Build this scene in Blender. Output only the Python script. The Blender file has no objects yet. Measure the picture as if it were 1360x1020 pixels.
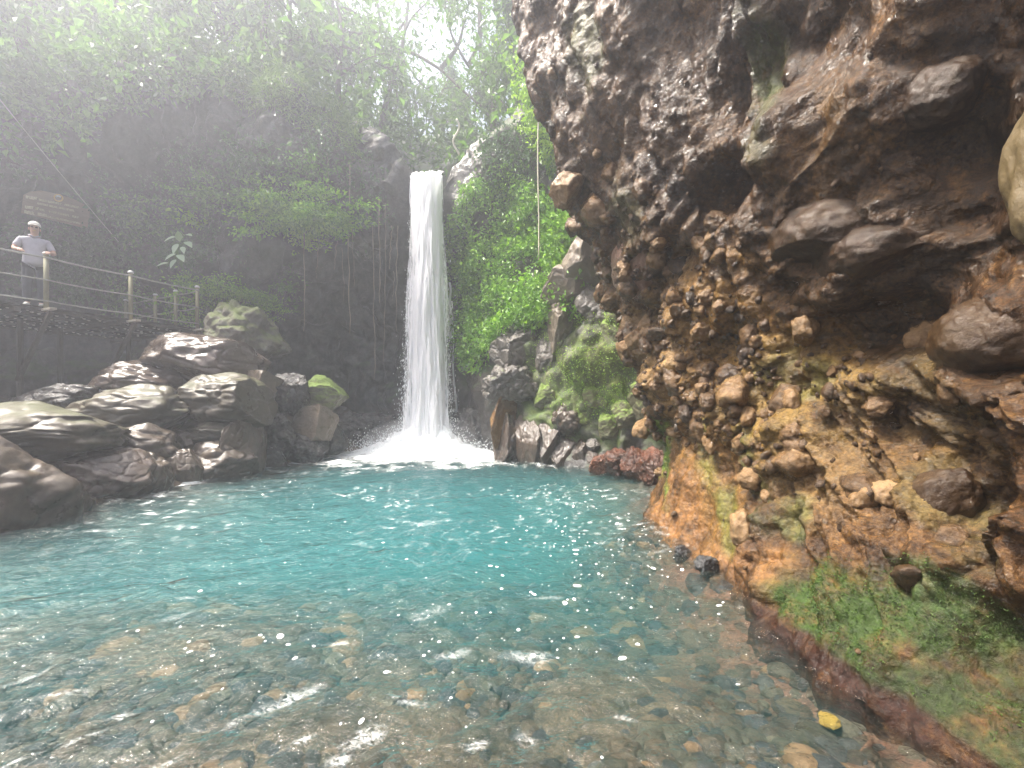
import bpy, math, random
import numpy as np
from mathutils import Vector, Matrix

random.seed(7)
RNG = np.random.default_rng(7)
S = bpy.context.scene
COL = S.collection

# ------------------------------------------------------------------ camera, sky, sun, exposure
CAMZ, FPX, CX, HY = 1.5, 560.0, 680.0, 530.0        # eye height, focal length in photo pixels, horizon row
cam_d = bpy.data.cameras.new('camera')
cam_d.sensor_width = 36.0
cam_d.lens = FPX / 1360.0 * 36.0
cam_d.shift_y = (HY - 510.0) / 1360.0
cam_d.clip_start, cam_d.clip_end = 0.05, 400.0
cam = bpy.data.objects.new('camera', cam_d)
COL.objects.link(cam)
cam.location = (0, 0, CAMZ)
cam.rotation_euler = (math.radians(90), 0, 0)
S.camera = cam

SUN_EL, SUN_AZ = math.radians(63), math.radians(-94)     # azimuth measured from +Y towards +X
w = bpy.data.worlds.new('World'); S.world = w; w.use_nodes = True
wn = w.node_tree
bg = wn.nodes['Background']
sky = wn.nodes.new('ShaderNodeTexSky')
sky.sky_type = 'NISHITA'; sky.sun_disc = False
sky.sun_elevation = SUN_EL; sky.sun_rotation = SUN_AZ
sky.air_density = 1.0; sky.dust_density = 9.0; sky.ozone_density = 0.1
wn.links.new(sky.outputs[0], bg.inputs[0])
bg.inputs[1].default_value = 0.15
sun_d = bpy.data.lights.new('sun', 'SUN')
sun_d.energy = 5.0; sun_d.angle = math.radians(6); sun_d.color = (1.0, 0.95, 0.87)
sun = bpy.data.objects.new('sun', sun_d); COL.objects.link(sun)
sdir = Vector((math.sin(SUN_AZ) * math.cos(SUN_EL), math.cos(SUN_AZ) * math.cos(SUN_EL), math.sin(SUN_EL)))
sun.rotation_euler = sdir.to_track_quat('Z', 'Y').to_euler()
sun.location = sdir * 40
S.view_settings.view_transform = 'Standard'
S.view_settings.look = 'None'
S.view_settings.exposure = 1.42
S.view_settings.gamma = 1.0
S.render.engine = 'CYCLES'
cy = S.cycles
cy.use_denoising = True
cy.use_adaptive_sampling = True; cy.adaptive_threshold = 0.025
cy.max_bounces = 7; cy.diffuse_bounces = 3; cy.glossy_bounces = 3; cy.transmission_bounces = 4
cy.transparent_max_bounces = 24; cy.volume_bounces = 2
cy.sample_clamp_indirect = 4.0
cy.caustics_reflective = False; cy.caustics_refractive = False


# ------------------------------------------------------------------ numeric helpers
def px2dir(px, py):
    return np.array([(px - CX) / FPX, 1.0, (HY - py) / FPX])

def P(px, py, d):
    """photo pixel at depth d (metres along the view axis) -> world point"""
    a = px2dir(px, py)
    return np.array([a[0] * d, d, CAMZ + a[2] * d])

def proj(V):
    y = np.maximum(V[..., 1], 0.05)
    return CX + FPX * V[..., 0] / y, HY - FPX * (V[..., 2] - CAMZ) / y

def sstep(x, a, b):
    t = np.clip((x - a) / (b - a), 0, 1)
    return t * t * (3 - 2 * t)

def _h(ix, iy, iz, seed):
    h = (ix.astype(np.int64) * 374761393 + iy.astype(np.int64) * 668265263 + iz.astype(np.int64) * 2147483647 + seed * 1274126177) & 0xFFFFFFFF
    h = ((h ^ (h >> 13)) * 1274126177) & 0xFFFFFFFF
    h = ((h ^ (h >> 16)) * 2246822519) & 0xFFFFFFFF
    return h ^ (h >> 15)

_G = np.array([[1,1,0],[-1,1,0],[1,-1,0],[-1,-1,0],[1,0,1],[-1,0,1],[1,0,-1],[-1,0,-1],[0,1,1],[0,-1,1],[0,1,-1],[0,-1,-1]], float)

def gnoise(p, seed=0):
    sh = p.shape[:-1]
    p = p.reshape(-1, 3)
    i = np.floor(p).astype(np.int64); f = p - i
    u = f * f * f * (f * (f * 6 - 15) + 10)
    r = 0
    for dx in (0, 1):
        wx = u[:, 0] if dx else 1 - u[:, 0]
        for dy in (0, 1):
            wy = u[:, 1] if dy else 1 - u[:, 1]
            for dz in (0, 1):
                wz = u[:, 2] if dz else 1 - u[:, 2]
                g = _G[_h(i[:, 0] + dx, i[:, 1] + dy, i[:, 2] + dz, seed) % 12]
                r = r + wx * wy * wz * (g[:, 0] * (f[:, 0] - dx) + g[:, 1] * (f[:, 1] - dy) + g[:, 2] * (f[:, 2] - dz))
    return r.reshape(sh)

def fbm(p, oct=4, seed=0, gain=0.5, ridged=False):
    r = 0; a = 1.0
    for k in range(oct):
        n = gnoise(p * (2.03 ** k) + 17.3 * k, seed + k)
        if ridged: n = 0.5 - np.abs(n) * 1.6
        r = r + a * n; a *= gain
    return r

def worley(p, seed=0):
    sh = p.shape[:-1]
    p = p.reshape(-1, 3)
    i = np.floor(p).astype(np.int64); f = p - i
    F1 = np.full(len(p), 9.0); F2 = np.full(len(p), 9.0); idd = np.zeros(len(p))
    for dx in (-1, 0, 1):
        for dy in (-1, 0, 1):
            for dz in (-1, 0, 1):
                h = _h(i[:, 0] + dx, i[:, 1] + dy, i[:, 2] + dz, seed)
                ax = dx + (h & 1023) / 1023.0 - f[:, 0]
                ay = dy + ((h >> 10) & 1023) / 1023.0 - f[:, 1]
                az = dz + ((h >> 20) & 1023) / 1023.0 - f[:, 2]
                d = np.sqrt(ax * ax + ay * ay + az * az)
                n1 = d < F1
                F2 = np.where(n1, F1, np.minimum(F2, d))
                idd = np.where(n1, (h % 9973) / 9973.0, idd)
                F1 = np.where(n1, d, F1)
    return F1.reshape(sh), F2.reshape(sh), idd.reshape(sh)

def lump(p, seed=0):
    F1, F2, idd = worley(p, seed)
    return np.clip(1 - (F1 / 0.8) ** 2, 0, 1) * (0.35 + 0.9 * idd), np.clip((F2 - F1) * 4, 0, 1)

def smooth_table(xs, zs, T, nx, nz, blur):
    """fine bilinear-sampled table with blurred kinks"""
    X = np.linspace(xs[0], xs[-1], nx); Z = np.linspace(zs[0], zs[-1], nz)
    A = np.array([np.interp(Z, zs, row) for row in T])
    A = np.array([np.interp(X, xs, A[:, j]) for j in range(nz)]).T
    for _ in range(blur):
        B = np.pad(A, 1, mode='reflect', reflect_type='odd')
        A = (B[:-2, 1:-1] + B[2:, 1:-1] + B[1:-1, :-2] + B[1:-1, 2:] + 2 * A) / 6
    def f(x, z):
        u = np.clip((np.asarray(x, float) - xs[0]) / (xs[-1] - xs[0]) * (nx - 1), 0, nx - 1.001)
        v = np.clip((np.asarray(z, float) - zs[0]) / (zs[-1] - zs[0]) * (nz - 1), 0, nz - 1.001)
        i = u.astype(int); j = v.astype(int); a = u - i; b = v - j
        return A[i, j] * (1 - a) * (1 - b) + A[i + 1, j] * a * (1 - b) + A[i, j + 1] * (1 - a) * b + A[i + 1, j + 1] * a * b
    return f

def grid_normals(V):
    du = np.gradient(V, axis=1); dv = np.gradient(V, axis=0)
    n = np.cross(du, dv)
    return n / np.maximum(np.linalg.norm(n, axis=-1, keepdims=True), 1e-9)


# ------------------------------------------------------------------ mesh helpers
def mesh_data(name, V, F, mat, smooth=True, attrs=None):
    me = bpy.data.meshes.new(name)
    V = np.ascontiguousarray(V, dtype=np.float32).reshape(-1, 3)
    F = np.ascontiguousarray(F, dtype=np.int32)
    k = F.shape[1]
    me.vertices.add(len(V)); me.vertices.foreach_set('co', V.ravel())
    me.loops.add(F.size); me.loops.foreach_set('vertex_index', F.ravel())
    me.polygons.add(len(F))
    me.polygons.foreach_set('loop_start', np.arange(0, F.size, k, dtype=np.int32))
    me.polygons.foreach_set('loop_total', np.full(len(F), k, dtype=np.int32))
    me.update(calc_edges=True)
    me.polygons.foreach_set('use_smooth', np.full(len(F), bool(smooth)))
    for an, av in (attrs or {}).items():
        av = np.ascontiguousarray(av, dtype=np.float32)
        if av.ndim == 1:
            me.attributes.new(an, 'FLOAT', 'POINT').data.foreach_set('value', av)
        else:
            me.attributes.new(an, 'FLOAT_COLOR', 'POINT').data.foreach_set('color', av.ravel())
    if mat: me.materials.append(mat)
    me.update()
    return me

def link(name, data, parent=None, loc=None, label=None, cat=None, group=None, kind=None):
    o = bpy.data.objects.new(name, data); COL.objects.link(o)
    if loc is not None: o.location = [float(c) for c in loc]
    if parent is not None: o.parent = parent
    if label: o['label'] = label
    if cat: o['category'] = cat
    if group: o['group'] = group
    if kind: o['kind'] = kind
    return o

def quads(ny, nx, flip=False):
    i = np.arange(ny * nx).reshape(ny, nx)
    q = np.stack([i[:-1, :-1], i[:-1, 1:], i[1:, 1:], i[1:, :-1]], -1).reshape(-1, 4)
    return q[:, ::-1] if flip else q

def join(parts):
    Vs, Fs, n = [], [], 0
    for V, F in parts:
        Vs.append(V); Fs.append(F + n); n += len(V)
    return np.concatenate(Vs), np.concatenate(Fs)

def box(cx, cy, cz, sx, sy, sz):
    V = np.array([[x, y, z] for z in (-.5, .5) for y in (-.5, .5) for x in (-.5, .5)]) * [sx, sy, sz] + [cx, cy, cz]
    F = np.array([[0, 2, 3, 1], [4, 5, 7, 6], [0, 1, 5, 4], [2, 6, 7, 3], [0, 4, 6, 2], [1, 3, 7, 5]])
    return V, F

def bar(a, b, wd, ht, up=(0, 0, 1)):
    a = np.array(a, float); b = np.array(b, float)
    d = b - a; L = np.linalg.norm(d); d /= L
    s = np.cross(d, up); s /= np.linalg.norm(s); u = np.cross(s, d)
    V, F = box(0, 0, 0, 1, 1, 1)
    return (a + b) / 2 + V[:, :1] * d * L + V[:, 1:2] * s * wd + V[:, 2:] * u * ht, F

def tube(pts, rad, n=8):
    pts = np.array(pts, float); m = len(pts)
    rad = np.full(m, rad) if np.isscalar(rad) else np.array(rad, float)
    t = np.gradient(pts, axis=0); t /= np.maximum(np.linalg.norm(t, axis=1, keepdims=True), 1e-9)
    ref = np.array([0.31, 0.17, 0.93]) if abs(t[0, 2]) < 0.9 else np.array([0.95, 0.3, 0.05])
    s = np.cross(t, ref); s /= np.linalg.norm(s, axis=1, keepdims=True); u = np.cross(s, t)
    an = np.linspace(0, 2 * np.pi, n, endpoint=False)
    V = pts[:, None] + rad[:, None, None] * (np.cos(an)[None, :, None] * s[:, None] + np.sin(an)[None, :, None] * u[:, None])
    V = np.concatenate([V.reshape(-1, 3), pts[:1], pts[-1:]])
    F = []
    for i in range(m - 1):
        for j in range(n):
            k = (j + 1) % n
            F.append((i * n + j, i * n + k, (i + 1) * n + k, (i + 1) * n + j))
    c0, c1 = m * n, m * n + 1
    for j in range(0, n, 2):
        F.append((c0, (j + 2) % n, (j + 1) % n, j))
        F.append((c1, (m - 1) * n + j, (m - 1) * n + (j + 1) % n, (m - 1) * n + (j + 2) % n))
    return V, np.array(F)

_ICO = {}
def ico(sub):
    if sub in _ICO: return _ICO[sub]
    t = (1 + 5 ** .5) / 2
    V = [(-1, t, 0), (1, t, 0), (-1, -t, 0), (1, -t, 0), (0, -1, t), (0, 1, t), (0, -1, -t), (0, 1, -t), (t, 0, -1), (t, 0, 1), (-t, 0, -1), (-t, 0, 1)]
    F = [(0, 11, 5), (0, 5, 1), (0, 1, 7), (0, 7, 10), (0, 10, 11), (1, 5, 9), (5, 11, 4), (11, 10, 2), (10, 7, 6), (7, 1, 8), (3, 9, 4), (3, 4, 2), (3, 2, 6), (3, 6, 8), (3, 8, 9), (4, 9, 5), (2, 4, 11), (6, 2, 10), (8, 6, 7), (9, 8, 1)]
    V = np.array(V, float); V /= np.linalg.norm(V, axis=1, keepdims=True); F = np.array(F)
    for _ in range(sub):
        e = np.concatenate([F[:, [0, 1]], F[:, [1, 2]], F[:, [2, 0]]])
        e.sort(axis=1)
        ue, inv = np.unique(e, axis=0, return_inverse=True); inv = inv.reshape(-1)
        mid = V[ue].mean(1); mid /= np.linalg.norm(mid, axis=1, keepdims=True)
        m = len(V) + inv; n = len(F)
        a, b, c = m[:n], m[n:2 * n], m[2 * n:]
        V = np.concatenate([V, mid])
        F = np.concatenate([np.stack([F[:, 0], a, c], 1), np.stack([F[:, 1], b, a], 1), np.stack([F[:, 2], c, b], 1), np.stack([a, b, c], 1)])
    _ICO[sub] = (V, F)
    return V, F

def rock_shape(sub, seed, rough=0.25, cuts=0, cutd=(0.55, 0.9), fine=0.05, cracks=0.0):
    V, F = ico(sub)
    r = np.random.default_rng(seed)
    off = r.uniform(-50, 50, 3)
    W = V * (1 + rough * fbm(V * 1.1 + off, 3, seed))[:, None]
    for _ in range(cuts):
        n = r.normal(size=3); n /= np.linalg.norm(n)
        d = r.uniform(*cutd)
        W = W - np.maximum(W @ n - d, 0)[:, None] * n * 0.93
    W = W * (1 + fine * fbm(V * 3.5 + off, 4, seed + 5))[:, None]
    if cracks:
        q = V * np.array([1.6, 1.6, 2.6]) + off + 0.25 * np.stack([gnoise(V * 2 + off, seed), gnoise(V * 2 - off, seed), gnoise(V * 2.3 + off, seed + 1)], -1)
        F1, F2, _i = worley(q, seed)
        W = W * (1 - cracks * np.exp(-((F2 - F1) / 0.07) ** 2))[:, None]
    return W, F

# leaves: folded 4-vertex blades, many per mesh
def leaf_quads(C, D, N, L, Wd, fold=0.25):
    """C base points, D growth directions, N approximate face normals, L lengths, Wd widths"""
    n = len(C)
    D = D / np.maximum(np.linalg.norm(D, axis=1, keepdims=True), 1e-6)
    Sx = np.cross(D, N); Sx /= np.maximum(np.linalg.norm(Sx, axis=1, keepdims=True), 1e-6)
    U = np.cross(Sx, D)
    L = L[:, None]; Wd = Wd[:, None]
    b = C; t = C + D * L - U * L * 0.12
    m = C + D * L * 0.45
    l = m + Sx * Wd * .5 + U * Wd * fold
    r = m - Sx * Wd * .5 + U * Wd * fold
    V = np.stack([b, l, t, r], 1).reshape(-1, 3)
    i = np.arange(n) * 4
    F = np.concatenate([np.stack([i, i + 2, i + 1], 1), np.stack([i, i + 3, i + 2], 1)])
    return V, F

def scatter_leaves(C, size, rng, droop=0.4, out=None, wr=0.5):
    n = len(C)
    D = rng.normal(size=(n, 3)); D[:, 2] -= droop
    if out is not None: D += out
    N = rng.normal(size=(n, 3)) * 0.6; N[:, 2] += 1.0
    L = size * np.clip(rng.lognormal(-.03, .33, n), .4, 1.9)
    return leaf_quads(C, D, N, L, L * wr * rng.uniform(.8, 1.2, n))


# ------------------------------------------------------------------ materials
def newmat(name):
    m = bpy.data.materials.new(name); m.use_nodes = True
    nt = m.node_tree
    for n in list(nt.nodes): nt.nodes.remove(n)
    out = nt.nodes.new('ShaderNodeOutputMaterial')
    return m, nt, out

class NB:
    """small node-graph builder"""
    def __init__(s, nt): s.nt = nt
    def n(s, t, **kw):
        nd = s.nt.nodes.new(t)
        for k, v in kw.items():
            if k.startswith('_'): setattr(nd, k[1:], v)
            else: s.set(nd, k, v)
        return nd
    def set(s, nd, k, v):
        i = nd.inputs[int(k[1:])] if (k[0] == 'i' and k[1:].isdigit()) else nd.inputs[k.replace('__', ' ')]
        if hasattr(v, 'links') or hasattr(v, 'is_linked'): s.nt.links.new(v, i)
        else: i.default_value = v
    def noise(s, vec, scale, detail=4, rough=0.55, dist=0.0):
        nd = s.n('ShaderNodeTexNoise', Vector=vec, Scale=scale, Detail=detail, Roughness=rough, Distortion=dist)
        return nd.outputs['Fac']
    def voro(s, vec, scale, feature='F1'):
        nd = s.n('ShaderNodeTexVoronoi', _feature=feature, Vector=vec, Scale=scale)
        return nd.outputs['Distance']
    def ramp(s, fac, stops, interp='LINEAR'):
        nd = s.n('ShaderNodeValToRGB', Fac=fac)
        cr = nd.color_ramp; cr.interpolation = interp
        while len(cr.elements) < len(stops): cr.elements.new(0.5)
        for e, (p, c) in zip(cr.elements, stops):
            e.position = p; e.color = tuple(c) + (1,) if len(c) == 3 else c
        return nd.outputs['Color']
    def mix(s, f, a, b, blend='MIX'):
        nd = s.nt.nodes.new('ShaderNodeMix'); nd.data_type = 'RGBA'; nd.blend_type = blend
        for i, v in ((0, f), (6, a), (7, b)):
            if hasattr(v, 'is_linked'): s.nt.links.new(v, nd.inputs[i])
            else: nd.inputs[i].default_value = (tuple(v) + (1,) if hasattr(v, '__len__') and len(v) == 3 else v)
        return nd.outputs[2]
    def math(s, op, a, b=0.0, clamp=False):
        nd = s.nt.nodes.new('ShaderNodeMath'); nd.operation = op; nd.use_clamp = clamp
        for i, v in ((0, a), (1, b)):
            if hasattr(v, 'is_linked'): s.nt.links.new(v, nd.inputs[i])
            else: nd.inputs[i].default_value = v
        return nd.outputs[0]
    def mapr(s, v, a, b, c=0.0, d=1.0):
        nd = s.n('ShaderNodeMapRange', i0=v, i1=a, i2=b, i3=c, i4=d)
        return nd.outputs[0]
    def scalevec(s, vec, sc):
        nd = s.n('ShaderNodeVectorMath', _operation='MULTIPLY'); s.nt.links.new(vec, nd.inputs[0]); nd.inputs[1].default_value = sc
        return nd.outputs[0]
    def bump(s, h, strength, dist, normal=None):
        nd = s.n('ShaderNodeBump', Height=h, Strength=strength, Distance=dist)
        if normal is not None: s.nt.links.new(normal, nd.inputs['Normal'])
        return nd.outputs[0]

def rock_mat(name, cols, scale=2.0, moss=None, moss_lo=0.3, moss_hi=0.75, wet=(0.25, 0.6), tint=False, bumpk=1.0, seed=0.0, stretch=(1, 1, 1), perobj=0.0, spec=0.5):
    m, nt, out = newmat(name); b = NB(nt)
    geo = b.n('ShaderNodeNewGeometry')
    pos = b.scalevec(geo.outputs['Position'], stretch)
    if seed:
        ad = b.n('ShaderNodeVectorMath', _operation='ADD'); nt.links.new(pos, ad.inputs[0]); ad.inputs[1].default_value = (seed, seed * .7, seed * 1.3); pos = ad.outputs[0]
    n1 = b.noise(pos, scale * 0.45, 3, 0.5)
    n2 = b.noise(pos, scale * 1.9, 9, 0.65, 0.4)
    n3 = b.noise(pos, scale * 11, 6, 0.7)
    f = b.math('ADD', b.math('MULTIPLY', n1, 0.55), b.math('MULTIPLY', n2, 0.55))
    f = b.math('ADD', f, b.math('MULTIPLY', b.math('SUBTRACT', n3, 0.5), 0.45))
    if perobj:
        oi = b.n('ShaderNodeObjectInfo')
        f = b.math('ADD', f, b.math('MULTIPLY', b.math('SUBTRACT', oi.outputs['Random'], 0.5), perobj))
    k = len(cols)
    base = b.ramp(f, [(0.3 + 0.5 * i / (k - 1), c) for i, c in enumerate(cols)])
    rough = b.mapr(b.noise(pos, scale * 2.6, 5, 0.6), 0.35, 0.68, wet[0], wet[1])
    mossf = None
    if tint:
        at = b.n('ShaderNodeAttribute', _attribute_name='tint')
        tc = b.mix(0.75, at.outputs['Color'], b.ramp(n2, [(0.25, (.25, .25, .25)), (0.55, (.9, .9, .9)), (0.8, (1.7, 1.7, 1.7))]), 'MULTIPLY')
        af = b.math('MULTIPLY', at.outputs['Alpha'], b.mapr(b.noise(pos, 5.5, 7, 0.7), 0.32, 0.55), True)
        base = b.mix(af, base, tc)
        base = b.mix(.7, base, b.ramp(n3, [(0.3, (.45, .43, .4)), (0.5, (.95, .95, .95)), (0.7, (1.35, 1.35, 1.3))]), 'MULTIPLY')
        base = b.mix(.55, base, b.ramp(b.noise(pos, 38, 5, .7), [(0.36, (.35, .33, .3)), (0.5, (1, 1, 1)), (0.66, (1.35, 1.35, 1.35))]), 'MULTIPLY')
        ar = b.n('ShaderNodeAttribute', _attribute_name='mat')
        rough = b.math('ADD', rough, b.math('MULTIPLY', ar.outputs['Fac'], 0.5), True)
    if moss is not None:
        sep = b.n('ShaderNodeSeparateXYZ', Vector=geo.outputs['Normal'])
        mf = b.math('ADD', sep.outputs['Z'], b.math('MULTIPLY', b.math('SUBTRACT', b.noise(pos, scale * 1.6, 7, 0.7), 0.5), 2.2))
        mossf = b.mapr(mf, moss_lo, moss_hi)
        mc = b.mix(b.noise(pos, 9, 5, .7), [c * .45 for c in moss], [min(1, c * 1.5) for c in moss])
        base = b.mix(mossf, base, mc)
        rough = b.mix(mossf, rough, (.85, .85, .85, 1))
    h = b.math('ADD', b.math('MULTIPLY', b.noise(pos, scale * 5, 8, 0.7), 1.0), b.math('MULTIPLY', b.voro(pos, scale * 9), 0.3))
    nb = b.bump(h, 0.55 * bumpk, 0.06)
    if tint:
        wv = b.n('ShaderNodeTexNoise', Vector=pos, Scale=2.2, Detail=4)
        wm = b.n('ShaderNodeVectorMath', _operation='ADD'); nt.links.new(pos, wm.inputs[0]); nt.links.new(b.scalevec(wv.outputs['Color'], (.5, .5, .5)), wm.inputs[1])
        cr = b.math('MINIMUM', b.mapr(b.voro(wm.outputs[0], 3.3, 'DISTANCE_TO_EDGE'), 0, .05), b.mapr(b.voro(wm.outputs[0], 9.0, 'DISTANCE_TO_EDGE'), -.02, .06))
        nb = b.bump(cr, b.mapr(b.n('ShaderNodeAttribute', _attribute_name='mat').outputs['Fac'], 0, .3, .2, .04), .03, nb)
        nb = b.bump(b.voro(wm.outputs[0], 26), .2, .02, nb)
    nb = b.bump(b.noise(pos, scale * 30, 5, 0.75), (0.25 + 0.3 * bumpk) if not tint else .3, 0.014, nb)
    bs = b.n('ShaderNodeBsdfPrincipled', Roughness=rough, Normal=nb)
    nt.links.new(base, bs.inputs['Base Color'])
    bs.inputs['Specular IOR Level'].default_value = spec
    nt.links.new(bs.outputs[0], out.inputs['Surface'])
    return m

def leaf_mat(name, c1, c2, c3=None, trans=0.35, rough=0.45):
    m, nt, out = newmat(name); b = NB(nt)
    geo = b.n('ShaderNodeNewGeometry')
    n = b.noise(geo.outputs['Position'], 1.4, 4, .6)
    f = b.math('ADD', b.math('MULTIPLY', geo.outputs['Random Per Island'], 0.6), b.math('MULTIPLY', n, 0.5))
    col = b.ramp(f, [(0.2, c1), (0.55, c2), (0.9, c3 or c2)])
    bs = b.n('ShaderNodeBsdfPrincipled', Roughness=rough)
    nt.links.new(col, bs.inputs['Base Color'])
    tr = b.n('ShaderNodeBsdfTranslucent')
    nt.links.new(b.mix(1.0, col, (1.1, 1.15, .7, 1), 'MULTIPLY'), tr.inputs[0])
    mx = b.n('ShaderNodeMixShader', i0=trans)
    nt.links.new(bs.outputs[0], mx.inputs[1]); nt.links.new(tr.outputs[0], mx.inputs[2])
    nt.links.new(mx.outputs[0], out.inputs[0])
    return m

def plain_mat(name, c1, c2, rough=0.6, scale=8.0, stretch=(1, 1, 1), bump=0.3, spec=0.4, metal=0.0):
    m, nt, out = newmat(name); b = NB(nt)
    tc = b.n('ShaderNodeTexCoord')
    pos = b.scalevec(tc.outputs['Object'], stretch)
    n = b.noise(pos, scale, 6, .65)
    bs = b.n('ShaderNodeBsdfPrincipled', Roughness=rough, Normal=b.bump(n, bump, 0.01))
    nt.links.new(b.ramp(n, [(0.3, c1), (0.7, c2)]), bs.inputs['Base Color'])
    bs.inputs['Specular IOR Level'].default_value = spec; bs.inputs['Metallic'].default_value = metal
    nt.links.new(bs.outputs[0], out.inputs[0])
    return m

M = {}
M['wall'] = rock_mat('wet_conglomerate', [(.005, .0025, .001), (.019, .0088, .0029), (.056, .026, .008), (.115, .058, .0175), (.22, .128, .048)], 2.4, wet=(.06, .3), tint=True, bumpk=1.1, spec=.33)
M['wallstone'] = rock_mat('wet_cobble', [(.026, .014, .006), (.08, .043, .016), (.155, .088, .035), (.26, .165, .08)], 2.6, wet=(.05, .3), seed=4.0, perobj=.35)
M['bigstone'] = rock_mat('wet_boulder_brown', [(.008, .004, .0018), (.023, .0115, .0045), (.045, .025, .0105), (.075, .046, .021)], 1.6, wet=(.05, .22), seed=9.0, bumpk=.8, spec=.35)
M['pinkstone'] = rock_mat('pinkish_boulder', [(.11, .06, .04), (.2, .12, .085), (.3, .2, .15)], 2.2, wet=(.2, .5), seed=3.0)
M['tanstone'] = rock_mat('tan_boulder', [(.05, .034, .014), (.09, .064, .026), (.13, .095, .042)], 1.5, wet=(.4, .7), seed=12.0, bumpk=.6)
M['cliff'] = rock_mat('dark_cliff_rock', [(.012, .012, .013), (.03, .028, .028), (.06, .052, .048), (.1, .085, .072)], 1.1, moss=(.045, .085, .02), moss_lo=.35, moss_hi=1.0, wet=(.3, .65), tint=True)
M['hill'] = rock_mat('forest_soil', [(.02, .016, .01), (.045, .035, .02), (.05, .06, .02)], 1.4, moss=(.05, .09, .02), moss_lo=.2, moss_hi=.9, wet=(.7, .9))
M['bankrock'] = rock_mat('grey_brown_boulder', [(.024, .018, .0125), (.056, .043, .031), (.096, .075, .056), (.15, .12, .094)], 1.3, moss=(.05, .06, .022), moss_lo=1.0, moss_hi=1.8, wet=(.22, .5), seed=2.0, bumpk=.28)
M['bankmoss'] = rock_mat('mossy_boulder', [(.024, .02, .0125), (.056, .046, .03), (.095, .08, .054)], 1.4, moss=(.06, .075, .024), moss_lo=.6, moss_hi=1.7, wet=(.25, .55), seed=6.0, bumpk=.3)
M['pillarmoss'] = rock_mat('moss_pillar', [(.03, .027, .02), (.08, .07, .05), (.15, .13, .1)], 1.8, moss=(.09, .12, .025), moss_lo=.0, moss_hi=.9, wet=(.35, .6), seed=21.0)
M['shinyrock'] = rock_mat('wet_slab', [(.035, .025, .019), (.07, .052, .041), (.115, .09, .074)], 1.1, wet=(.14, .4), seed=8.0, bumpk=.28)
M['lipgrey'] = rock_mat('wet_lip_rock', [(.02, .019, .018), (.05, .046, .043), (.1, .092, .085), (.17, .16, .15)], 1.4, moss=(.06, .09, .02), moss_lo=.9, moss_hi=1.6, wet=(.15, .45), seed=23.0, bumpk=.8)
M['darkrock'] = rock_mat('black_wet_rock', [(.012, .011, .011), (.03, .027, .025), (.065, .055, .045)], 1.8, wet=(.1, .4), seed=5.0)
M['tanblock'] = rock_mat('tan_block', [(.06, .045, .03), (.12, .092, .064), (.2, .165, .12)], 1.8, wet=(.25, .55), seed=7.0, bumpk=.7)
M['greyblock'] = rock_mat('grey_block', [(.025, .022, .019), (.06, .053, .046), (.12, .107, .093), (.2, .18, .16)], 1.6, moss=(.1, .16, .03), moss_lo=.9, moss_hi=1.6, wet=(.22, .5), seed=11.0)
M['pillar'] = rock_mat('pale_brown_slab', [(.075, .058, .042), (.14, .112, .084), (.23, .19, .15)], 1.5, wet=(.35, .6), seed=13.0, bumpk=.6)
M['mossrock'] = rock_mat('bright_moss_rock', [(.05, .045, .03), (.11, .1, .06), (.19, .17, .11)], 1.8, moss=(.12, .18, .03), moss_lo=-.2, moss_hi=.6, wet=(.35, .6), seed=14.0)
M['column'] = rock_mat('wet_dark_column', [(.012, .009, .008), (.03, .022, .017), (.06, .043, .031), (.1, .07, .046)], 1.7, wet=(.1, .38), seed=15.0, stretch=(1, 1, .5), bumpk=.7)
M['orangerock'] = rock_mat('orange_slab', [(.03, .016, .007), (.085, .042, .012), (.19, .1, .028)], 1.6, wet=(.15, .4), seed=16.0, bumpk=.7)
M['redrock'] = rock_mat('red_rock', [(.012, .006, .004), (.04, .013, .006), (.12, .034, .011), (.2, .08, .03)], 2.6, wet=(.15, .45), seed=17.0)
M['blackstone'] = rock_mat('black_stone', [(.01, .01, .01), (.03, .03, .032), (.1, .1, .1)], 5, wet=(.12, .4), seed=18.0)
M['whitestone'] = rock_mat('pale_stone', [(.2, .2, .2), (.4, .4, .42), (.6, .6, .62)], 6, wet=(.15, .4), seed=19.0)
M['bed'] = rock_mat('pool_bed_gravel', [(.026, .018, .011), (.062, .045, .027), (.11, .08, .048), (.165, .12, .074)], 6.0, wet=(.5, .8), tint=True)
M['peb0'] = rock_mat('pebble_grey', [(.02, .019, .017), (.05, .046, .04), (.1, .093, .08)], 5, wet=(.3, .6), perobj=.4)
M['peb1'] = rock_mat('pebble_brown', [(.035, .024, .014), (.09, .06, .034), (.165, .115, .068)], 5, wet=(.3, .6), perobj=.4, seed=3)
M['peb2'] = rock_mat('pebble_olive', [(.034, .028, .016), (.08, .066, .04), (.145, .12, .077)], 5, wet=(.3, .6), perobj=.4, seed=5)
M['peb3'] = rock_mat('pebble_dark', [(.02, .02, .022), (.045, .045, .048), (.09, .09, .09)], 5, wet=(.25, .6), perobj=.4, seed=7)
M['peb4'] = rock_mat('pebble_orange', [(.09, .045, .018), (.18, .1, .042), (.26, .16, .085)], 5, wet=(.3, .6), perobj=.4, seed=9)
M['yellow'] = rock_mat('yellow_stone', [(.16, .09, .008), (.32, .2, .02), (.42, .29, .05)], 6, wet=(.3, .6))
M['leafA'] = leaf_mat('leaf_mid', (.04, .1, .02), (.085, .19, .035), (.16, .29, .06))
M['leafB'] = leaf_mat('leaf_bright', (.08, .19, .025), (.16, .33, .04), (.28, .46, .07))
M['leafC'] = leaf_mat('leaf_dark', (.025, .065, .022), (.05, .115, .04), (.1, .18, .065), trans=.3, rough=.35)
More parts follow.
